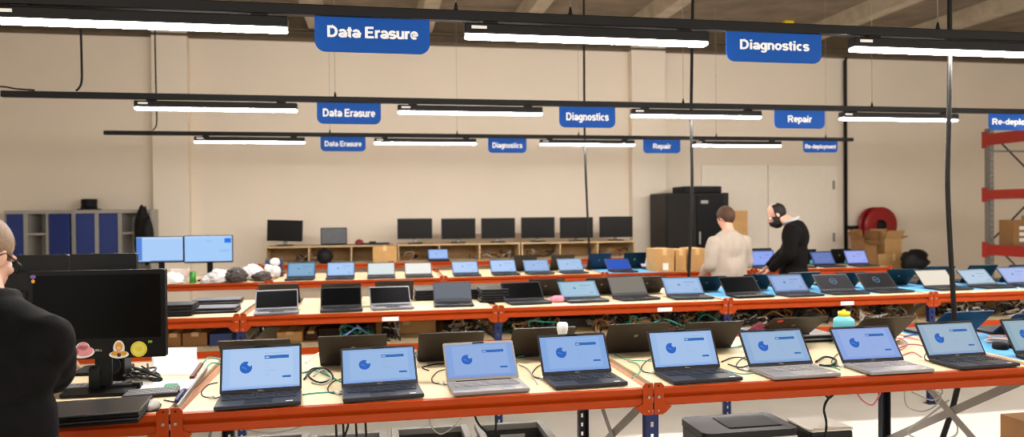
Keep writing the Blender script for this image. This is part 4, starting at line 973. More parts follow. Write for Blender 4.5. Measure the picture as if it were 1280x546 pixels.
p = pZ(151, 462, BH); tag(MB().lathe([(0, 0), (.016, 0), (.016, .05), (.012, .055), (.012, .06), (0, .062)], mat('frosted', (190, 180, 165), .35)).build('small_vial', None, (p.x, p.y, BH+.001)), 'small frosted vial below the orange sticker', 'vial')

# ------------------------------------------------------------------ cables
def cable(pts, r, m, label, group=None, z=BH, name='cable', plug=None):
    P = []
    for q in pts:
        lift = q[2] if len(q) > 2 else 0; P.append(pZ(q[0], q[1], z+r+.001)+Vector((0, 0, lift)))
    b = MB(); b.tube([Vector((p_.x, p_.y, max(p_.z, z+r+.0008))) for p_ in smooth_path(P, 7)], r, m, 6); o = b.build(name)
    tag(o, label, 'cable', group)
    if plug is not None:
        i = plug; d = (P[min(i+1, len(P)-1)]-P[i]).normalized()
        up_ = Vector((0, 0, r*1.8)); MB().cyl(P[i]-d*.012+up_, P[i]+d*.012+up_, r*2.6, WHITE, seg=10).build('ferrite', o)
    return o
CG = 'cables on the front bench'
def charger(ul, vl, label, s=1, m=BLACKC):
    return cable([(ul+4, vl-2, .006), (ul-3, vl-1), (ul-10, vl-1), (ul-20, vl-3), (ul-22, vl-9), (ul-14, vl-17), (ul-2, vl-20)], .0023, m, label, CG, plug=2)
charger(274, 498, 'thin black charger lead looping left of the brightest login screen')
charger(432, 493, 'thin black charger lead looping right of the teal coil')
charger(562, 481, 'black charger lead beside the silver laptop left of the white bottle')
charger(688, 474, 'black charger lead left of the laptop by the bench joint')
charger(824, 467, 'black charger lead right of the front bench joint')
charger(943, 464, 'black charger lead left of the laptop under the red sticker lid')
charger(1062, 459, 'black charger lead below the blue bottle')
charger(1178, 453, 'black charger lead left of the laptop before the navy lid')
# teal + white coil between the first two laptops
cable([(382, 453), (400, 443, .01), (425, 440, .012), (440, 444)], .004, WHITEC, 'white cable arching behind the second laptop', CG)
cable([(378, 466), (395, 463), (412, 470), (428, 478)], .0035, TEAL, 'teal cable crossing between the first and second laptop', CG)
cable([(378, 493), (396, 491), (414, 490), (430, 489)], .003, TEAL, 'thin teal cable along the front between first and second laptop', CG)
cable([(380, 474), (390, 462, .004), (408, 463, .006), (416, 472), (400, 478), (386, 472, .008), (396, 464, .012), (410, 468, .01)], .004, BLACKC, 'black cable coil between the first and second laptop', CG)
cable([(392, 470), (404, 466, .015), (414, 474, .004), (404, 480), (390, 478)], .004, GREYC, 'thick grey cable coil between the first and second laptop', CG)
cable([(255, 452), (262, 449, .01), (275, 452, .01), (285, 456)], .004, TEAL, 'teal cable curling out behind the brightest login screen', CG)
cable([(256, 460), (266, 455, .006), (280, 456)], .0035, TEAL, 'second teal cable behind the brightest login screen', CG)
cable([(518, 446), (535, 444, .01), (552, 447)], .004, BLUEC, 'pale blue cable entering behind the silver laptop', CG)
cable([(536, 463), (528, 459), (545, 455), (560, 454)], .003, BLACKC, 'black cable bend left of the silver laptop', CG)
cable([(640, 446), (655, 446, .006), (670, 441, .008), (680, 437)], .0035, TEAL, 'teal cable beside the laptop under the white bottle', CG)
cable([(648, 455), (660, 461), (668, 474), (672, 480)], .0028, GREYC, 'thin pale cable on the board right of the silver laptop', CG)
cable([(745, 442), (775, 438), (812, 437), (830, 440)], .0035, TEAL, 'teal cable running along the back near the bench joint', CG)
cable([(768, 443), (785, 450, .002), (812, 451), (828, 452)], .0025, TEAL, 'thin green cable across the right-hand front board', CG)
cable([(785, 452, .002), (797, 456, .004), (800, 466, .006), (790, 473, .002)], .0025, TEAL, 'thin green loop over the front bench joint', CG)
cable([(902, 452), (915, 447), (928, 447), (938, 455, .003), (925, 459), (910, 455)], .0028, BLACKC, 'black cable loop between the fifth and sixth laptops', CG)
cable([(900, 434), (918, 434), (932, 430)], .0035, TEAL, 'teal cable behind the fifth laptop near the maroon cloth', CG)
cable([(905, 462), (925, 467), (945, 466)], .0025, TEAL, 'thin teal lead in front of the black loop', CG)
cable([(1020, 452), (1032, 447, .005), (1045, 450), (1038, 457), (1024, 456)], .005, BLACKC, 'coiled black adapter cable left of the laptop under the bottle', CG)
cable([(1022, 460), (1035, 456), (1050, 462)], .003, TEAL, 'teal cable below the coiled black adapter', CG)
cable([(1118, 428), (1130, 423, .004), (1146, 424), (1160, 420)], .003, PINK, 'pink cable left of the laptop before the navy lid', CG)
cable([(1120, 436), (1135, 431, .002), (1150, 431), (1158, 435)], .003, PINK, 'second pink cable on the board near the pink coil', CG)
cable([(1122, 446), (1140, 440), (1152, 446)], .003, PINK, 'short pink lead near the edge of the board', CG)
cable([(1222, 416), (1245, 414, .004), (1262, 420), (1275, 416)], .003, PINK, 'pink cable along the back of the blue mat', CG)
cable([(1222, 440), (1240, 446), (1258, 450)], .003, PINK, 'pink cable crossing the blue mat front edge', CG)
cable([(1112, 432), (1122, 425, .012), (1134, 430, .004), (1126, 437), (1116, 434)], .0028, PINK, 'pink cable loop on the board behind the laptop under the bottle', CG)
cable([(1138, 420), (1152, 426, .004), (1160, 432)], .0028, WHITEC, 'white lead among the pink cables', CG)
cable([(1172, 447), (1166, 438, .003), (1156, 428), (1148, 420)], .0025, PINK, 'long pink lead running back from the laptop before the navy lid', CG)
cable([(1130, 421), (1150, 417, .002), (1175, 415)], .004, mat('dark_blue_cable', (24, 40, 110), .5), 'dark blue cable behind the pink cables', CG)
# bundle on the left part of the bench
for i in range(5):
    pts = []
    for k in range(7): pts.append((152+random.uniform(-4, 50), 470+random.uniform(-8, 14), random.uniform(.0, .035)))
    cable(pts, .0045, BLACKC, ('black cable tangle lying right of the desk speaker', 'black cable tangle over the paper edge', 'black lead looped beside the small vial', 'black lead winding behind the compact keyboard', 'black lead bunched under the yellow sticker')[i], 'black leads on the front bench')
cable([(206, 492), (220, 489, .004), (228, 494), (222, 502), (205, 500)], .003, BLACKC, 'black mouse lead looping toward the bench joint', CG)
# items in the gap at the left joint
a = pZ(226, 514, BH); b = pZ(262, 464, BH); d = b-a
tag(MB().box((a+b)/2+Vector((-.012, 0, .014)), (.008, d.length, .022), SILV, Matrix.Rotation(math.atan2(d.y, d.x)-pi/2, 3, 'Z'), .003).build('metal_strip'), 'silver metal strip lying along the bench joint', 'strip')
a = pZ(222, 509, BH); b = pZ(240, 484, BH); d = b-a
tag(MB().box((a+b)/2+Vector((-.018, 0, .008)), (.012, d.length*.6, .014), mat('blue_tool', (24, 50, 110), .5), Matrix.Rotation(math.atan2(d.y, d.x)-pi/2, 3, 'Z'), .004).build('blue_folder'), 'narrow blue folder beside the silver strip', 'folder')
a = pZ(246, 474, BH); b = pZ(258, 456, BH); d = b-a
tag(MB().box((a+b)/2+Vector((-.022, 0, .008)), (.018, d.length, .014), mat('dark_red_box', (84, 20, 14), .5), Matrix.Rotation(math.atan2(d.y, d.x)-pi/2, 3, 'Z'), .004).build('red_case'), 'dark red case beyond the blue folder in the bench joint', 'case')
# bottles
p = pZ(1055, 432, BH); root = empty('bottle', (p.x, 3.61, BH+.001)); tag(root, 'pale blue bottle with yellow cap on the front bench', 'bottle')
xb_ = pY(1055, 400, 3.61).x; root.location.x = xb_
zc_ = pY(1055, 387, 3.61).z-BH; rb = 13.2*3.9/FPX
MB().lathe([(0, 0), (rb*.95, 0), (rb, .006), (rb, zc_*.66), (rb*.93, zc_*.73), (rb*.55, zc_*.80), (rb*.5, zc_*.82), (0, zc_*.82)], AQUA).lathe([(rb*1.002, zc_*.50), (rb*1.01, zc_*.51), (rb*1.01, zc_*.60), (rb*1.002, zc_*.61)], mat('aqua_label', (90, 180, 200), .4)).build('body', root)
MB().lathe([(rb*.52, zc_*.815), (rb*.56, zc_*.82), (rb*.56, zc_*.94), (rb*.30, zc_*.955), (rb*.16, zc_*.96), (rb*.14, zc_), (0, zc_)], YELLOW).build('cap', root)
xb_ = pY(703, 410, 3.42).x; zc_ = pY(703, 403.5, 3.42).z-BH
tag(MB().lathe([(0, 0), (.026, 0), (.027, .01), (.024, zc_*.6), (.022, zc_-.05), (.027, zc_-.03), (.027, zc_-.01), (.022, zc_), (0, zc_)], WHITE).build('white_bottle', None, (xb_, 3.42, BH+.001)), 'slim white bottle behind the fourth laptop on the front bench', 'bottle')
# blue mats
def mat_on(u0, v0, u1, v1, label, z=BH):
    a = pZ(u0, v0, z); b = pZ(u1, v1, z)
    return tag(MB().b2((a.x, a.y, z+.0005), (b.x, b.y, z+.004), BLUEMAT).build('work_mat'), label, 'mat', 'light blue work mats')
a = pZ(1200, 452, BH)
tag(MB().b2((3.0, D1+.16, BH+.0003), (4.6, D1+1.02, BH+.0012), BLUEMAT).build('work_mat'), 'light blue mat on the front bench under headphones', 'mat', 'light blue work mats')
tag(MB().b2((pZ(888, 369, BH).x, D2+.2, BH+.0003), (4.55, D2+1.0, BH+.0012), BLUEMAT).build('work_mat'), 'light blue mat on the middle bench under the round-logo laptops', 'mat', 'light blue work mats')
tag(MB().b2((4.63, D2+.2, BH+.0003), (6.40, D2+1.0, BH+.0012), BLUEMAT).build('work_mat'), 'light blue mat on the middle bench right of the pole', 'mat', 'light blue work mats')
tag(MB().b2((pZ(740, 337, BH).x, D3+.05, BH+.0003), (pZ(818, 337, BH).x, D3+.95, BH+.0012), BLUEMAT).build('work_mat'), 'light blue mat under the royal blue screen on third bench', 'mat', 'light blue work mats')
# headphones
p = pZ(1258, 436, BH); root = empty('headphones', (p.x+.01, p.y, BH+.0015)); tag(root, 'black headphones lying on the light blue mat', 'headphones')
for s in (-1, 1): MB().lathe([(0, 0), (.034, 0), (.038, .012), (.034, .034), (0, .038)], SOFTBLK).build('ear_cup', root, (s*.045, 0, .0))
MB().tube([(math.cos(t)*.075, .03+math.sin(t)*.08, .03) for t in [pi*k/14 for k in range(15)]], .006, GREYC).build('headband', root)
c = pZ(1250, 428, BH); tag(MB().tube([(c.x+.06*math.cos(t), c.y+.05*math.sin(t), BH+.006+.012*k) for k in range(3) for t in [2*pi*j/14 for j in range(14)]], .004, mat('salmon_cable', (226, 150, 130), .5), 6).build('cable_coil'), 'salmon pink cable coil beside the headphones on the blue mat', 'cable')
tag(blob(None, (.06, .05, .03), mat('pink_cloth', (224, 130, 150), .8), 41, .3, 2.2, 3, flat=-.02).build('pink_cloth', None, (pY(700, 372, D2+.2).x, D2+.28, BH+.022)), 'small pink cloth right of the black-screen laptop by the five-laptop stack', 'cloth')
for u_, lab_ in ((1021, 'small teal cloth between the blue and the indigo screens'), (1064, 'small teal cloth between the indigo and the lilac-blue screens')):
    tag(blob(None, (.07, .06, .05), mat('teal_cloth', (60, 150, 160), .8), u_, .3, 2.2, 3, flat=-.03).build('teal_cloth', None, (pY(u_, 331, D3+.5).x, D3+.52, BH+.033)), lab_, 'cloth')
# maroon cloth, stylus
tag(blob(None, (.055, .05, .075), mat('maroon_cloth', (96, 34, 44), .85), 31, .3, 2.2, flat=-.05).build('maroon_cloth', None, (pY(946, 410, 3.62).x, 3.60, BH+.052)), 'maroon cloth crumpled at the back of the front bench', 'cloth')
# ------------------------------------------------------------------ under the front bench
def crate(u0, u1, vr, Yb, label, dep=.42, h=.29, z0=.251):
    a = pY(u0, vr, Yb); b = pY(u1, vr, Yb); w = b.x-a.x; zt_ = pY((u0+u1)/2, vr, Yb).z; h = zt_-z0
    root = empty('plastic_crate', ((a.x+b.x)/2, Yb-dep/2, z0)); tag(root, label, 'crate', 'grey crates under the front bench'); t = .008; d = dep
    m = MB(); m.b2((-w/2+.02, -d/2+.02, 0), (w/2-.02, d/2-.02, t), CRATEM)
    for s in (-1, 1):
        m.b2((s*w/2-(.02 if s > 0 else 0)*1.0, -d/2+.0, t), (s*w/2+(.02 if s < 0 else 0), d/2, h-.03), CRATEM)
        m.b2((-w/2+.02, s*d/2-(.02 if s > 0 else 0), t), (w/2-.02, s*d/2+(.02 if s < 0 else 0), h-.03), CRATEM)
    m.build('tub', root)
    r = MB(); e = .012
    for s in (-1, 1):
        r.b2((s*w/2-(.024 if s > 0 else e), -d/2-e, h-.03), (s*w/2+(.024 if s < 0 else e), d/2+e, h), CRATER, .003)
        r.b2((-w/2+.024, s*d/2-(.024 if s > 0 else e), h-.03), (w/2-.024, s*d/2+(.024 if s < 0 else e), h), CRATER, .003)
    r.build('rim', root)
    MB().b2((-.05, d/2-.0225, h-.1), (.08, d/2-.0205, h-.055), PAPER).build('label_card', root)
    return root
crate(596, 676, 528, 3.82, 'grey plastic crate nearest the black upright under the front bench')
crate(492, 581, 533, 3.80, 'grey plastic crate second from the black upright under the front bench')
crate(392, 480, 541, 3.80, 'grey plastic crate third from the black upright under the front bench')
crate(292, 384, 543.5, 3.80, 'grey plastic crate nearest the left-hand joint under the front bench')
# printer on a small stand
zp = pY(930, 516.5, 3.68).z
xa, xb_ = pY(868, 530, 3.45).x, pY(985, 525, 3.45).x
ps = empty('printer_stand', ((xa+xb_)/2+.14, 3.5, 0)); tag(ps, 'low black stand beneath the printer under the front bench', 'stand')
MB().b2((-.42, -.24, .40), (.42, .26, .42), BLACKM, .004).build('top', ps)
for sx in (-.39, .39):
    for sy in (-.21, .23): MB().b2((sx-.015, sy-.015, 0), (sx+.015, sy+.015, .4), BLACKM).build('leg', ps)
pr = empty('printer', ((xa+xb_)/2+.02, 3.53, .421)); tag(pr, 'black and white multifunction printer under the front bench', 'printer'); hh = zp-.421; w = (xb_-xa)
MB().box((0, 0, hh*.38), (w-.02, .29, hh*.75), PRNB, None, .012).build('body', pr)
MB().b2((-w/2+.055, -.158, hh*.60), (w/2-.012, -.1462, hh*.755), PRNW, .004).build('front_trim', pr)
MB().b2((-w/2+.06, -.1465, hh*.25), (w/2-.08, -.1455, hh*.62), BLACKP).build('output_slot', pr)
MB().prism(rrect(-w/2, -.155, w/2, .155, .04), hh*.24, PRNB, Matrix.Translation((0, 0, hh*.758))).build('scanner_lid', pr)
MB().b2((-w/2+.16, -.09, hh*1.0-.001), (w/2-.06, .10, hh*1.0+.004), BLACKP, .001).build('document_feeder', pr)
xg, xh = pY(988, 530, 3.62).x, pY(1040, 530, 3.62).x
sc2 = empty('flatbed_scanner', ((xg+xh)/2+.045, 3.62, .421)); tag(sc2, 'pale grey flatbed scanner partly behind the printer', 'scanner'); h2 = pY(1010, 530, 3.6).z-.421
MB().box((0, 0, h2*.4), (.24, .24, h2*.8), PRNB, None, .01).build('body', sc2); MB().box((0, 0, h2*.9), (.245, .245, h2*.18), PRNW, None, .012).build('cover', sc2)
# hanging lead and loops below the bench
def hang(pts, r, m, label, Y):
    b = MB().tube(smooth_path([pY(u, v, Y) for u, v in pts], 8), r, m, 6); return tag(b.build('hanging_cable'), label, 'cable', 'leads hanging under the front bench')
hang([(1028, 488), (1036, 497), (1044, 490), (1034, 500), (1030, 512), (1033, 530), (1030, 560)], .006, BLACKC, 'black lead with a knot hanging right of the printer', 3.3)
hang([(1068, 486), (1078, 500), (1090, 506), (1098, 496), (1102, 486)], .004, PINK, 'pink lead sagging left of the navy upright', 3.4)
hang([(1130, 482), (1133, 506), (1150, 514), (1168, 508), (1176, 494), (1160, 484)], .0034, GREYC, 'white lead looping between upright and cable spine', 3.4)
hang([(1140, 490), (1165, 500), (1178, 490), (1172, 480)], .004, GREYC, 'grey lead looping by the navy back upright', 3.42)
hang([(1186, 500), (1160, 520), (1135, 538), (1150, 548), (1190, 546), (1197, 534), (1190, 522)], .005, GREYC, 'long grey lead drooping from the cable spine', 3.5)
hang([(535, 517), (540, 534), (552, 542), (570, 530), (580, 515)], .0032, GREYC, 'white lead sagging over the second crate', 3.2)
hang([(592, 512), (597, 528), (610, 541), (619, 540), (620, 512)], .005, BLACKC, 'black lead dipping into the crate by the black upright', 3.2)
for i, u in enumerate((419, 428, 434, 444, 456)):
    hang([(u, 518), (u+1, 532), (u+(-6 if i == 2 else 2), 552)], .0045, BLACKC, ('black lead hanging straight, first of the row of five', 'black lead hanging second of the row of five', 'black lead crossing its neighbour in the row of five', 'black lead fourth of the row of five', 'black lead nearest the second crate in the row of five')[i], 3.1)
hang([(296, 534), (330, 541), (360, 538), (386, 529)], .003, GREYC, 'white lead draped under the first laptop', 3.1)
_p = pY(1250, 517, 4.0); cbox(_p.x, _p.x+.4, 3.62, 4.0, 0, _p.z, 'brown cardboard box on the floor at the edge of view', m=CARDD, tape=False)

# ------------------------------------------------------------------ clutter on the lower shelf of the middle row
Ys = D2+.12
GS = 'boxes on the lower shelf of the middle row'
ZSH = LOW2
def sbox(u0, u1, vt, Y, dep, label, m=CARDD, **k): return pbox(u0, u1, vt, vt+20, Y, dep, ZSH, label, GS, m=m, **k)
sbox(207, 226, 417, 5.75, .25, 'small brown carton at the left end of the lower shelf'); sbox(228, 259, 416, 5.75, .25, 'brown carton beside the blue tub on the lower shelf')
sbox(262, 290, 417, 5.72, .3, 'blue storage tub on the lower shelf', m=mat('tub_blue', (40, 62, 120), .5), tape=False)
sbox(346, 378, 415, 5.75, .3, 'tan carton below the black-screen laptop by the joint', m=CARD); sbox(381, 396, 414, 5.8, .25, 'dark brown carton below the all-black laptop', m=mat('dark_brown', (70, 44, 30), .8))
sbox(398, 458, 410, 5.85, .25, 'long dark carton under the all-black laptop', m=mat('dark_brown2', (56, 40, 30), .8)); sbox(470, 545, 402, 5.95, .2, 'large tan carton below the third black-screen laptop', m=CARD)
sbox(556, 600, 404, 5.9, .2, 'dark carton left of the navy upright', m=MATS['dark_brown2']); sbox(700, 742, 398, 5.95, .25, 'dark grey device below the teal-blue window', m=mat('dark_device', (60, 54, 50), .5), tape=False)
sbox(1040, 1075, 386, 5.95, .2, 'grey device below the brighter round logo', m=MATS['dark_device'], tape=False); sbox(1142, 1160, 378, 5.95, .2, 'tan carton left of the navy upright by the pole', m=CARD); sbox(1173, 1188, 380, 5.95, .2, 'tan carton right of the navy upright by the pole', m=CARD)
p = pY(578, 408, 5.72)
tag(MB().tube([pZ(585, 407, ZSH+.1)+Vector((0, 0, -.1+.012)), pY(578, 399, 5.75)], .007, WHITE).build('white_stylus'), 'white stick leaning on the dark carton', 'stick')
def tangle(u0, u1, Y, z0, h, n, m, label, r=.006, dep=.3, seed=0):
    rnd = random.Random(seed); b = MB(); xa = pY(u0, 400, Y).x; xb = pY(u1, 400, Y).x
    for k in range(n):
        pts = []
        x = rnd.uniform(xa, xb); y = Y+rnd.uniform(0, dep)
        for j in range(7):
            x = min(max(x+rnd.uniform(-.14, .14), xa), xb); y = min(max(y+rnd.uniform(-.1, .1), Y), Y+dep)
            pts.append((x, y, z0+r+rnd.uniform(0, h)*(.4+.6*math.sin(pi*(j+.5)/7))))
        pts[0] = (pts[0][0], pts[0][1], z0+r+.001)
        mm = m[rnd.randrange(len(m))]
        b.tube([Vector((min(max(p_.x, xa), xb), p_.y, min(max(p_.z, z0+r*1.2+.001), z0+h))) for p_ in smooth_path(pts, 5)], r*rnd.uniform(.7, 1.2), mm, 6)
    o = b.build('cable_tangle'); return tag(o, label, 'cables', 'cable tangles on the lower shelf', 'stuff')
tangle(425, 466, 5.62, ZSH, .12, 12, [BLACKC, BLACKC, TEAL, BLUEC], 'tangle of dark and teal cables below the all-black laptop', seed=1)
tangle(478, 500, 5.60, ZSH, .16, 8, [BLACKC, BLACKC, GREYC], 'tangle of black cables in front of the large tan carton', seed=2)
tangle(555, 615, 5.62, ZSH, .12, 16, [BLACKC, TAPE, GREYC, CARDD], 'tangle of brown and grey cables left of the navy upright', seed=3)
tangle(632, 700, 5.62, ZSH, .12, 20, [BLACKC, CARDD, BLACKC, TEAL], 'tangle of dark cables right of the navy upright', seed=4)
tangle(745, 900, 5.62, ZSH, .13, 44, [BLACKC, CARDD, TEAL, GREYC, BLACKC, BLACKC], 'long tangle of mixed cables below the light blue screen', seed=5)
tangle(915, 1035, 5.62, ZSH, .13, 38, [BLACKC, BLACKC, BLACKC, GREYC, CARDD], 'tangle of black cables below the blue screen', seed=6)
tangle(1075, 1145, 5.62, ZSH, .13, 26, [BLACKC, BLACKC, GREYC, CARDD], 'tangle of black cables below the dimmer round logo', seed=7)
tangle(1190, 1290, 5.62, ZSH, .12, 34, [BLACKC, BLACKC, GREYC, WHITEC], 'tangle of black cables right of the tall pole', seed=8)

for u0, u1, sd, lab in ((372, 398, 11, 'dark cables and adapters under the plywood riser below the crooked monitor'), (500, 530, 12, 'mixed dark cables under the plywood riser left of the small blue laptop'), (588, 640, 13, 'brown clutter of leads under the second plywood riser'), (664, 700, 14, 'grey and brown leads under the plywood riser by the thin pole'), (750, 785, 15, 'leads under the plywood riser nearest the cabinet')):
    tangle(u0, u1, D4+.42, BH, .13, 14, [BLACKC, CARDD, GREYC, CARDD], lab, seed=sd, dep=.3)
# ------------------------------------------------------------------ people
def to_mesh_eval(o, name):
    bpy.context.view_layer.update()
    me = bpy.data.meshes.new_from_object(o.evaluated_get(bpy.context.evaluated_depsgraph_get())); me.name = name
    for p_ in me.polygons: p_.use_smooth = True
    return me
class Fig:
    """tapered capsules and ellipsoids fused into one continuous skin"""
    def __init__(s): s.b = MB(); s.m = SKIN
    def cap(s, a, ra, b, rb):
        a = Vector(a); b = Vector(b); n = max(2, int((b-a).length/(min(ra, rb)*.8))+1)
        s.b.sph(a, ra, s.m, 2); s.b.sph(b, rb, s.m, 2); s.b.cyl(a, b, ra, s.m, r1=rb, seg=18); return s
    def ell(s, c, r, rot=None): s.b.sph(c, r, s.m, 3, rot); return s
    def chain(s, pts, rs):
        for i in range(len(pts)-1): s.cap(pts[i], rs[i], pts[i+1], rs[i+1])
        return s
    def finish(s, name, m, root, vox, smooth=6, fold=0, ffr=9, seed=0, aniso=(1, 1, 1)):
        o = s.b.build('tmp'); md = o.modifiers.new('r', 'REMESH'); md.mode = 'VOXEL'; md.voxel_size = vox; md.adaptivity = 0
        sm = o.modifiers.new('s', 'SMOOTH'); sm.factor = .5; sm.iterations = smooth
        me = to_mesh_eval(o, name); bpy.data.objects.remove(o)
        if fold:
            nn = [v.normal.copy() for v in me.vertices]
            for v, n in zip(me.vertices, nn):
                q = Vector((v.co.x*ffr*aniso[0], v.co.y*ffr*aniso[1], v.co.z*ffr*aniso[2]))
                v.co += n*fold*(noise.noise(q+Vector((seed, 0, 0)))+.6*noise.noise(q*2.1))
        me.materials.clear(); me.materials.append(m)
        ob = bpy.data.objects.new(name, me); COL.objects.link(ob); ob.parent = root; return ob
def hand(f, w, d, nrm, s, curl=.5):
    """w wrist, d along the hand, nrm palm side, s towards the thumb"""
    w = Vector(w); d = Vector(d).normalized(); nrm = Vector(nrm).normalized(); s = Vector(s).normalized()
    rot = Matrix((s, d, nrm)).transposed()
    f.ell(w+d*.052, (.04, .054, .015), rot)
    for off, ln in ((.030, .072), (.010, .080), (-.010, .075), (-.030, .058)):
        p = w+d*.095+s*off; a = 0; pts = [p]
        for k, fr in enumerate((.42, .32, .26)):
            a += curl*(.5 if k == 0 else .8); p = p+(d*math.cos(a)+nrm*math.sin(a))*ln*fr; pts.append(p)
        f.chain(pts, (.0095, .009, .0085, .0075))
    p = w+d*.03+s*.034; f.chain([p, p+(s*.7+d*.5+nrm*.3).normalized()*.04, p+(s*.7+d*.5+nrm*.3).normalized()*.04+(d+nrm*.4+s*.1).normalized()*.033], (.013, .011, .0085))
def head(f, c, T):
    """c head centre, T 3x3 head rotation (x right, y face, z up)"""
    def P(x, y, z): return c+T @ Vector((x, y, z))
    f.ell(P(0, -.012, .018), (.075, .095, .095), T); f.ell(P(0, .032, -.045), (.058, .062, .078), T); f.ell(P(0, .058, -.095), (.032, .028, .024), T)
    f.ell(P(0, .012, -.07), (.060, .062, .045), T)
    f.cap(P(0, .092, -.005), .008, P(0, .106, -.038), .012); f.ell(P(.011, .094, -.042), (.010, .010, .008), T); f.ell(P(-.011, .094, -.042), (.010, .010, .008), T)
    f.cap(P(-.045, .074, .012), .010, P(.045, .074, .012), .010)
    f.ell(P(0, .088, -.066), (.024, .010, .006), T); f.ell(P(0, .086, -.076), (.021, .010, .007), T)
    for sx in (-1, 1):
        f.ell(P(sx*.045, .064, -.026), (.018, .016, .014), T)
        f.ell(P(sx*.079, -.006, -.012), (.007, .018, .031), T @ Matrix.Rotation(sx*-.25, 3, 'Z'))
    return P
def shell(name, c, T, rad, keep, m, root, cen=(0, 0, 0), thick=.012, rough=.004, sub=4, seed=0, fr=30):
    """hair or beard: part of an ellipsoid shell that hugs the head"""
    b = MB(); b.sph((0, 0, 0), 1, m, sub)
    for v in b.bm.verts: v.co = Vector((v.co.x*rad[0]+cen[0], v.co.y*rad[1]+cen[1], v.co.z*rad[2]+cen[2])); v.co *= 1+rough*noise.noise(v.co*fr+Vector((seed, 0, 0)))/.1*.35
    dead = [f for f in b.bm.faces if not keep(f.calc_center_median())]
    bmesh.ops.delete(b.bm, geom=dead, context='FACES')
    for v in b.bm.verts: v.co = c+T @ v.co
    o = b.build(name, root); md = o.modifiers.new('s', 'SOLIDIFY'); md.thickness = thick; md.offset = -1
    for p_ in o.data.polygons: p_.use_smooth = True
    return o
def eyes(P, root):
    for sx in (-1, 1):
        e = MB(); e.sph(P(sx*.031, .073, -.008), .0125, WHITE, 2).build('eye', root)
        ir = MB(); ir.sph(P(sx*.031, .0815, -.009), .0055, mat('iris', (70, 50, 36), .2), 2).build('iris', root)
def legs(f, hip, k=1.0, r=1.0, dx=.1):
    for sx in (-1, 1):
        f.chain([(sx*.09, 0, hip), (sx*(.095), .02, hip*.54), (sx*.1, -.02, .09)], (.088*r, .062*r, .045*r))
def shoes(root):
    for sx in (-1, 1):
        s = Fig(); s.ell((sx*.1, .04, .04), (.045, .13, .038)); s.ell((sx*.1, -.03, .06), (.042, .055, .055)); s.ell((sx*.1, .1, .035), (.044, .07, .033))
        for v in s.b.bm.verts: v.co.z = max(v.co.z, .002)
        s.finish('shoe', BLACKP, root, .009, 3)

def place(headpx, zc, hloc, heading):
    w = pD(*headpx, zc); r = Matrix.Rotation(-heading, 3, 'Z') @ Vector((hloc[0], hloc[1], 0))
    return Vector((w.x-r.x, w.y-r.y, 0)), w.z

# --- man in the black jacket at the front bench
hd = R(14); hl = (-.05, .05)
loc, hz = place((-26, 319), 2.15, hl, hd)
root = empty('person', loc, -hd); tag(root, 'person in black jacket and glasses with short fair hair working at the big monitor', 'person')
f = Fig(); hc = Vector((-.05, .05, hz)); T = Matrix.Rotation(R(-4), 3, 'Z') @ Matrix.Rotation(R(-20), 3, 'X')
sh = hz-.16
f.chain([(0, -.005, sh-.02), (-.025, .015, sh+.06), hc+Vector((0, -.015, -.05))], (.07, .062, .058))
P = head(f, hc, T)
f.ell((0, 0, sh-.16), (.155, .10, .2)); f.ell((0, .0, sh-.4), (.14, .095, .2)); f.ell((0, 0, .9), (.155, .105, .16))
RE, RW = Vector((.075, .15, sh-.195)), Vector((-.06, .35, sh-.20)); LE, LW = Vector((-.25, .13, sh-.22)), Vector((-.15, .36, sh-.22))
for sx, E_, W_ in ((1, RE, RW), (-1, LE, LW)):
    f.chain([(sx*.17, -.005, sh-.06), E_, W_], (.05, .04, .028))
    hand(f, W_, (W_-E_), (0, 0, -1), (-sx, .2, 0), .55)
legs(f, .9)
f.finish('body', SKIN2, root, .0055, 4)
eyes(P, root)
shell('hair', hc, T, (.083, .104, .103), lambda q: (q.z > .055 or (q.y < .035 and q.z > -.0) or (q.y < -.03 and q.z > -.06)) and not (q.y > .06 and q.z < .075), HAIRF, root, cen=(0, -.012, .018), thick=.012, seed=2)
gl = MB()
for sx in (-1, 1):
    gl.tube([P(sx*.034+.024*math.cos(t), .104-.012*abs(math.cos(t))*(1 if sx*math.cos(t) > 0 else 0), -.012+.019*math.sin(t)) for t in [2*pi*k/18 for k in range(18)]], .0022, BLACKP, 6, cyc=True)
    gl.tube([P(sx*.058, .096, -.006), P(sx*.077, .05, -.002), P(sx*.084, -.002, .006), P(sx*.084, -.02, -.006)], .002, BLACKP, 6)
gl.tube([P(-.01, .108, -.008), P(0, .110, -.005), P(.01, .108, -.008)], .002, BLACKP, 6)
gl.build('glasses', root)
j = Fig()
j.ell((0, -.015, sh-.13), (.215, .145, .2)); j.ell((0, -.03, sh-.02), (.16, .10, .085)); j.ell((.09, -.0, sh-.06), (.12, .1, .085)); j.ell((0, -.01, sh-.34), (.205, .145, .24)); j.ell((0, 0, sh-.56), (.215, .155, .22)); j.ell((0, 0, .84), (.22, .16, .14))
j.chain([(-.185, -.01, sh-.075), LE, LW+(LW-LE).normalized()*-.02], (.083, .078, .052)); j.chain([(.162, .0, sh-.08), RE, RW+(RW-RE).normalized()*-.02], (.083, .08, .055))
for k in range(14):
    a0 = 2*pi*k/14; a1 = 2*pi*(k+1)/14; j.cap((-.02+.085*math.cos(a0), .005+.08*math.sin(a0), sh+.045-.012*math.sin(a0)), .025, (-.02+.085*math.cos(a1), .005+.08*math.sin(a1), sh+.045-.012*math.sin(a1)), .025)
j.finish('jacket', JACKB, root, .009, 5, .012, 7, 3, (1, 1, .45))
t = Fig(); legs(t, .88, r=1.18); t.ell((0, 0, .86), (.175, .125, .13)); t.finish('trousers', JEANS, root, .012, 4, .005, 9)
shoes(root)

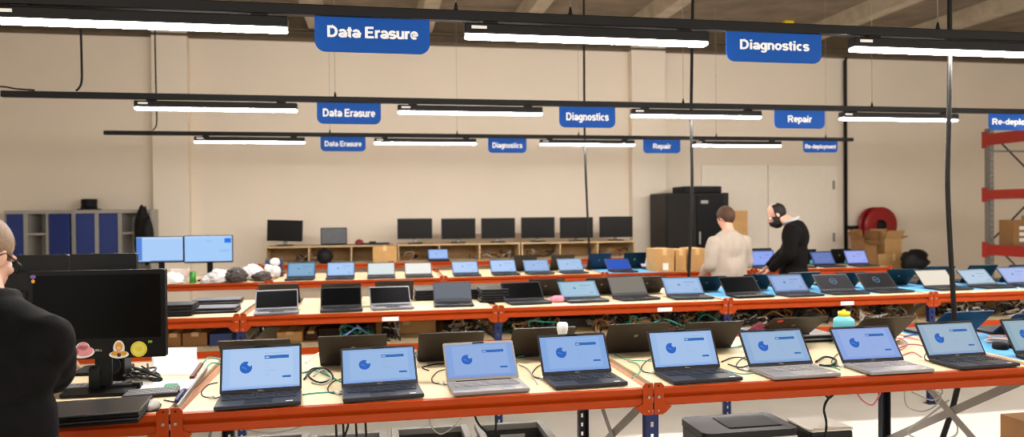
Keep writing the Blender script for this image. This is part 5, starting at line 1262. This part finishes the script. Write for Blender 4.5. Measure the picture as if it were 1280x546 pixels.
# --- man in the beige shirt
hd = R(10.3-12); hl = (0, .07)
loc, hz = place((907, 272), 7.86, hl, hd)
root = empty('person', loc, -hd); tag(root, 'person with short brown hair in a beige long-sleeved shirt seen from behind', 'person')
f = Fig(); hc = Vector((0, .07, hz)); T = Matrix.Rotation(R(16), 3, 'Z') @ Matrix.Rotation(R(-24), 3, 'X'); sh = hz-.175
f.chain([(0, -.005, sh-.02), (0, .03, sh+.06), hc+Vector((0, -.02, -.05))], (.068, .06, .058)); P = head(f, hc, T)
f.ell((0, 0, sh-.16), (.155, .10, .2)); f.ell((0, .0, sh-.4), (.14, .095, .2)); f.ell((0, 0, .9), (.155, .105, .16))
LE, LW = Vector((-.235, -.02, sh-.31)), Vector((-.19, .2, sh-.40)); RE, RW = Vector((.21, .0, sh-.30)), Vector((.14, .24, sh-.36))
for sx, E_, W_ in ((1, RE, RW), (-1, LE, LW)):
    f.chain([(sx*.17, -.005, sh-.06), E_, W_], (.05, .04, .028)); hand(f, W_, (W_-E_), (0, 0, -1), (-sx, .2, 0), .4)
legs(f, .9); f.finish('body', SKIN, root, .007, 4); eyes(P, root)
shell('hair', hc, T, (.086, .107, .106), lambda q: (q.z > .05 or (q.y < .03 and q.z > -.02) or (q.y < -.03 and q.z > -.085)) and not (q.y > .06 and q.z < .08), HAIRB, root, cen=(0, -.012, .018), thick=.015, seed=5)
j = Fig(); j.ell((0, -.01, sh-.14), (.205, .135, .19)); j.ell((0, -.02, sh-.035), (.14, .09, .08)); j.ell((0, -.01, sh-.34), (.19, .135, .24)); j.ell((0, 0, sh-.54), (.19, .14, .2)); j.cap((-.07, 0, sh-.2), .125, (-.07, 0, sh-.6), .125); j.cap((.07, 0, sh-.2), .125, (.07, 0, sh-.6), .125)
j.chain([(-.18, -.01, sh-.08), LE, LW+(LE-LW).normalized()*.02], (.075, .066, .045)); j.chain([(.18, -.01, sh-.08), RE, RW+(RE-RW).normalized()*.02], (.075, .066, .045))
j.finish('shirt', SHIRT, root, .011, 4, .012, 8, 1, (1.3, 1, .4))
t = Fig(); legs(t, .88, r=1.18); t.ell((0, 0, .86), (.17, .12, .13)); t.finish('trousers', JEANS, root, .013, 4, .005, 9); shoes(root)

# --- bearded man
hd = R(10.3-68); hl = (0, .17)
loc, hz = place((970, 267.5), 8.0, hl, hd)
root = empty('person', loc, -hd); tag(root, 'bearded balding person in black fleece looking down, reaching towards a laptop', 'person')
f = Fig(); hc = Vector((0, .17, hz)); T = Matrix.Rotation(R(8), 3, 'Z') @ Matrix.Rotation(R(-30), 3, 'X'); sh = hz-.10
f.chain([(0, -.02, sh-.04), (0, .06, sh+.03), hc+Vector((0, -.04, -.05))], (.068, .06, .058)); P = head(f, hc, T)
f.ell((0, 0, sh-.16), (.155, .10, .2)); f.ell((0, .0, sh-.4), (.14, .095, .2)); f.ell((0, 0, .9), (.155, .105, .16))
RE, RW = Vector((.23, .08, sh-.32)), Vector((.12, .26, sh-.47)); LE, LW = Vector((-.23, .04, sh-.32)), Vector((-.16, .22, sh-.48))
for sx, E_, W_ in ((1, RE, RW), (-1, LE, LW)):
    f.chain([(sx*.17, -.005, sh-.06), E_, W_], (.05, .04, .028)); hand(f, W_, (W_-E_)+Vector((0, 0, .02)), (0, 0, -1), (-sx, .2, 0), .35)
legs(f, .9); f.finish('body', SKIN2, root, .007, 4); eyes(P, root)
shell('hair', hc, T, (.083, .104, .103), lambda q: (q.y < -.005+.25*(.10-q.z) and -.09 < q.z < .10 and not (q.z < -.02 and q.y > .0)), HAIRK, root, cen=(0, -.012, .018), thick=.012, seed=7)
shell('beard', hc, T, (.072, .082, .086), lambda q: (q.z < -.055 and q.y > -.01) or (q.z < .0 and q.y > -.01 and abs(q.x) > .05 and q.y < .06), HAIRK, root, cen=(0, .034, -.06), thick=.02, rough=.02, seed=9)
j = Fig(); j.ell((0, -.02, sh-.14), (.205, .14, .19)); j.ell((0, -.03, sh-.035), (.14, .095, .08)); j.ell((0, -.01, sh-.34), (.2, .145, .24)); j.ell((0, 0, sh-.54), (.2, .15, .2)); j.ell((0, 0, .88), (.2, .15, .12))
j.chain([(-.18, -.01, sh-.08), LE, LW+(LE-LW).normalized()*.02], (.08, .07, .048)); j.chain([(.18, -.01, sh-.08), RE, RW+(RE-RW).normalized()*.02], (.08, .07, .048))
j.finish('fleece', JACKC, root, .011, 4, .01, 8, 4, (1.2, 1, .5))
cl = Fig()
for k in range(14):
    a0 = 2*pi*k/14; a1 = 2*pi*(k+1)/14; cl.cap((.082*math.cos(a0), .02+.078*math.sin(a0), sh+.03-.03*math.sin(a0)), .017, (.082*math.cos(a1), .02+.078*math.sin(a1), sh+.03-.03*math.sin(a1)), .017)
cl.finish('collar', COLLARG, root, .009, 3)
t = Fig(); legs(t, .88, r=1.18); t.ell((0, 0, .86), (.17, .12, .13)); t.finish('trousers', JEANS, root, .013, 4, .005, 9); shoes(root)

# ------------------------------------------------------------------ light and render look
w = bpy.data.worlds.new('world'); sc.world = w; w.use_nodes = True
bg = w.node_tree.nodes['Background']; bg.inputs['Color'].default_value = (1.0, .95, .88, 1); bg.inputs['Strength'].default_value = 1.8
vs = sc.view_settings; sc.display_settings.display_device = 'sRGB'
vs.view_transform = 'Standard'; vs.look = 'None'; vs.exposure = 0.3; vs.gamma = 1.0; vs.use_curve_mapping = False
cy = sc.cycles
cy.filter_width = 1.0; cy.use_denoising = True; cy.max_bounces = 8; cy.diffuse_bounces = 4; cy.glossy_bounces = 3; cy.sample_clamp_indirect = 6; cy.caustics_reflective = False; cy.caustics_refractive = False
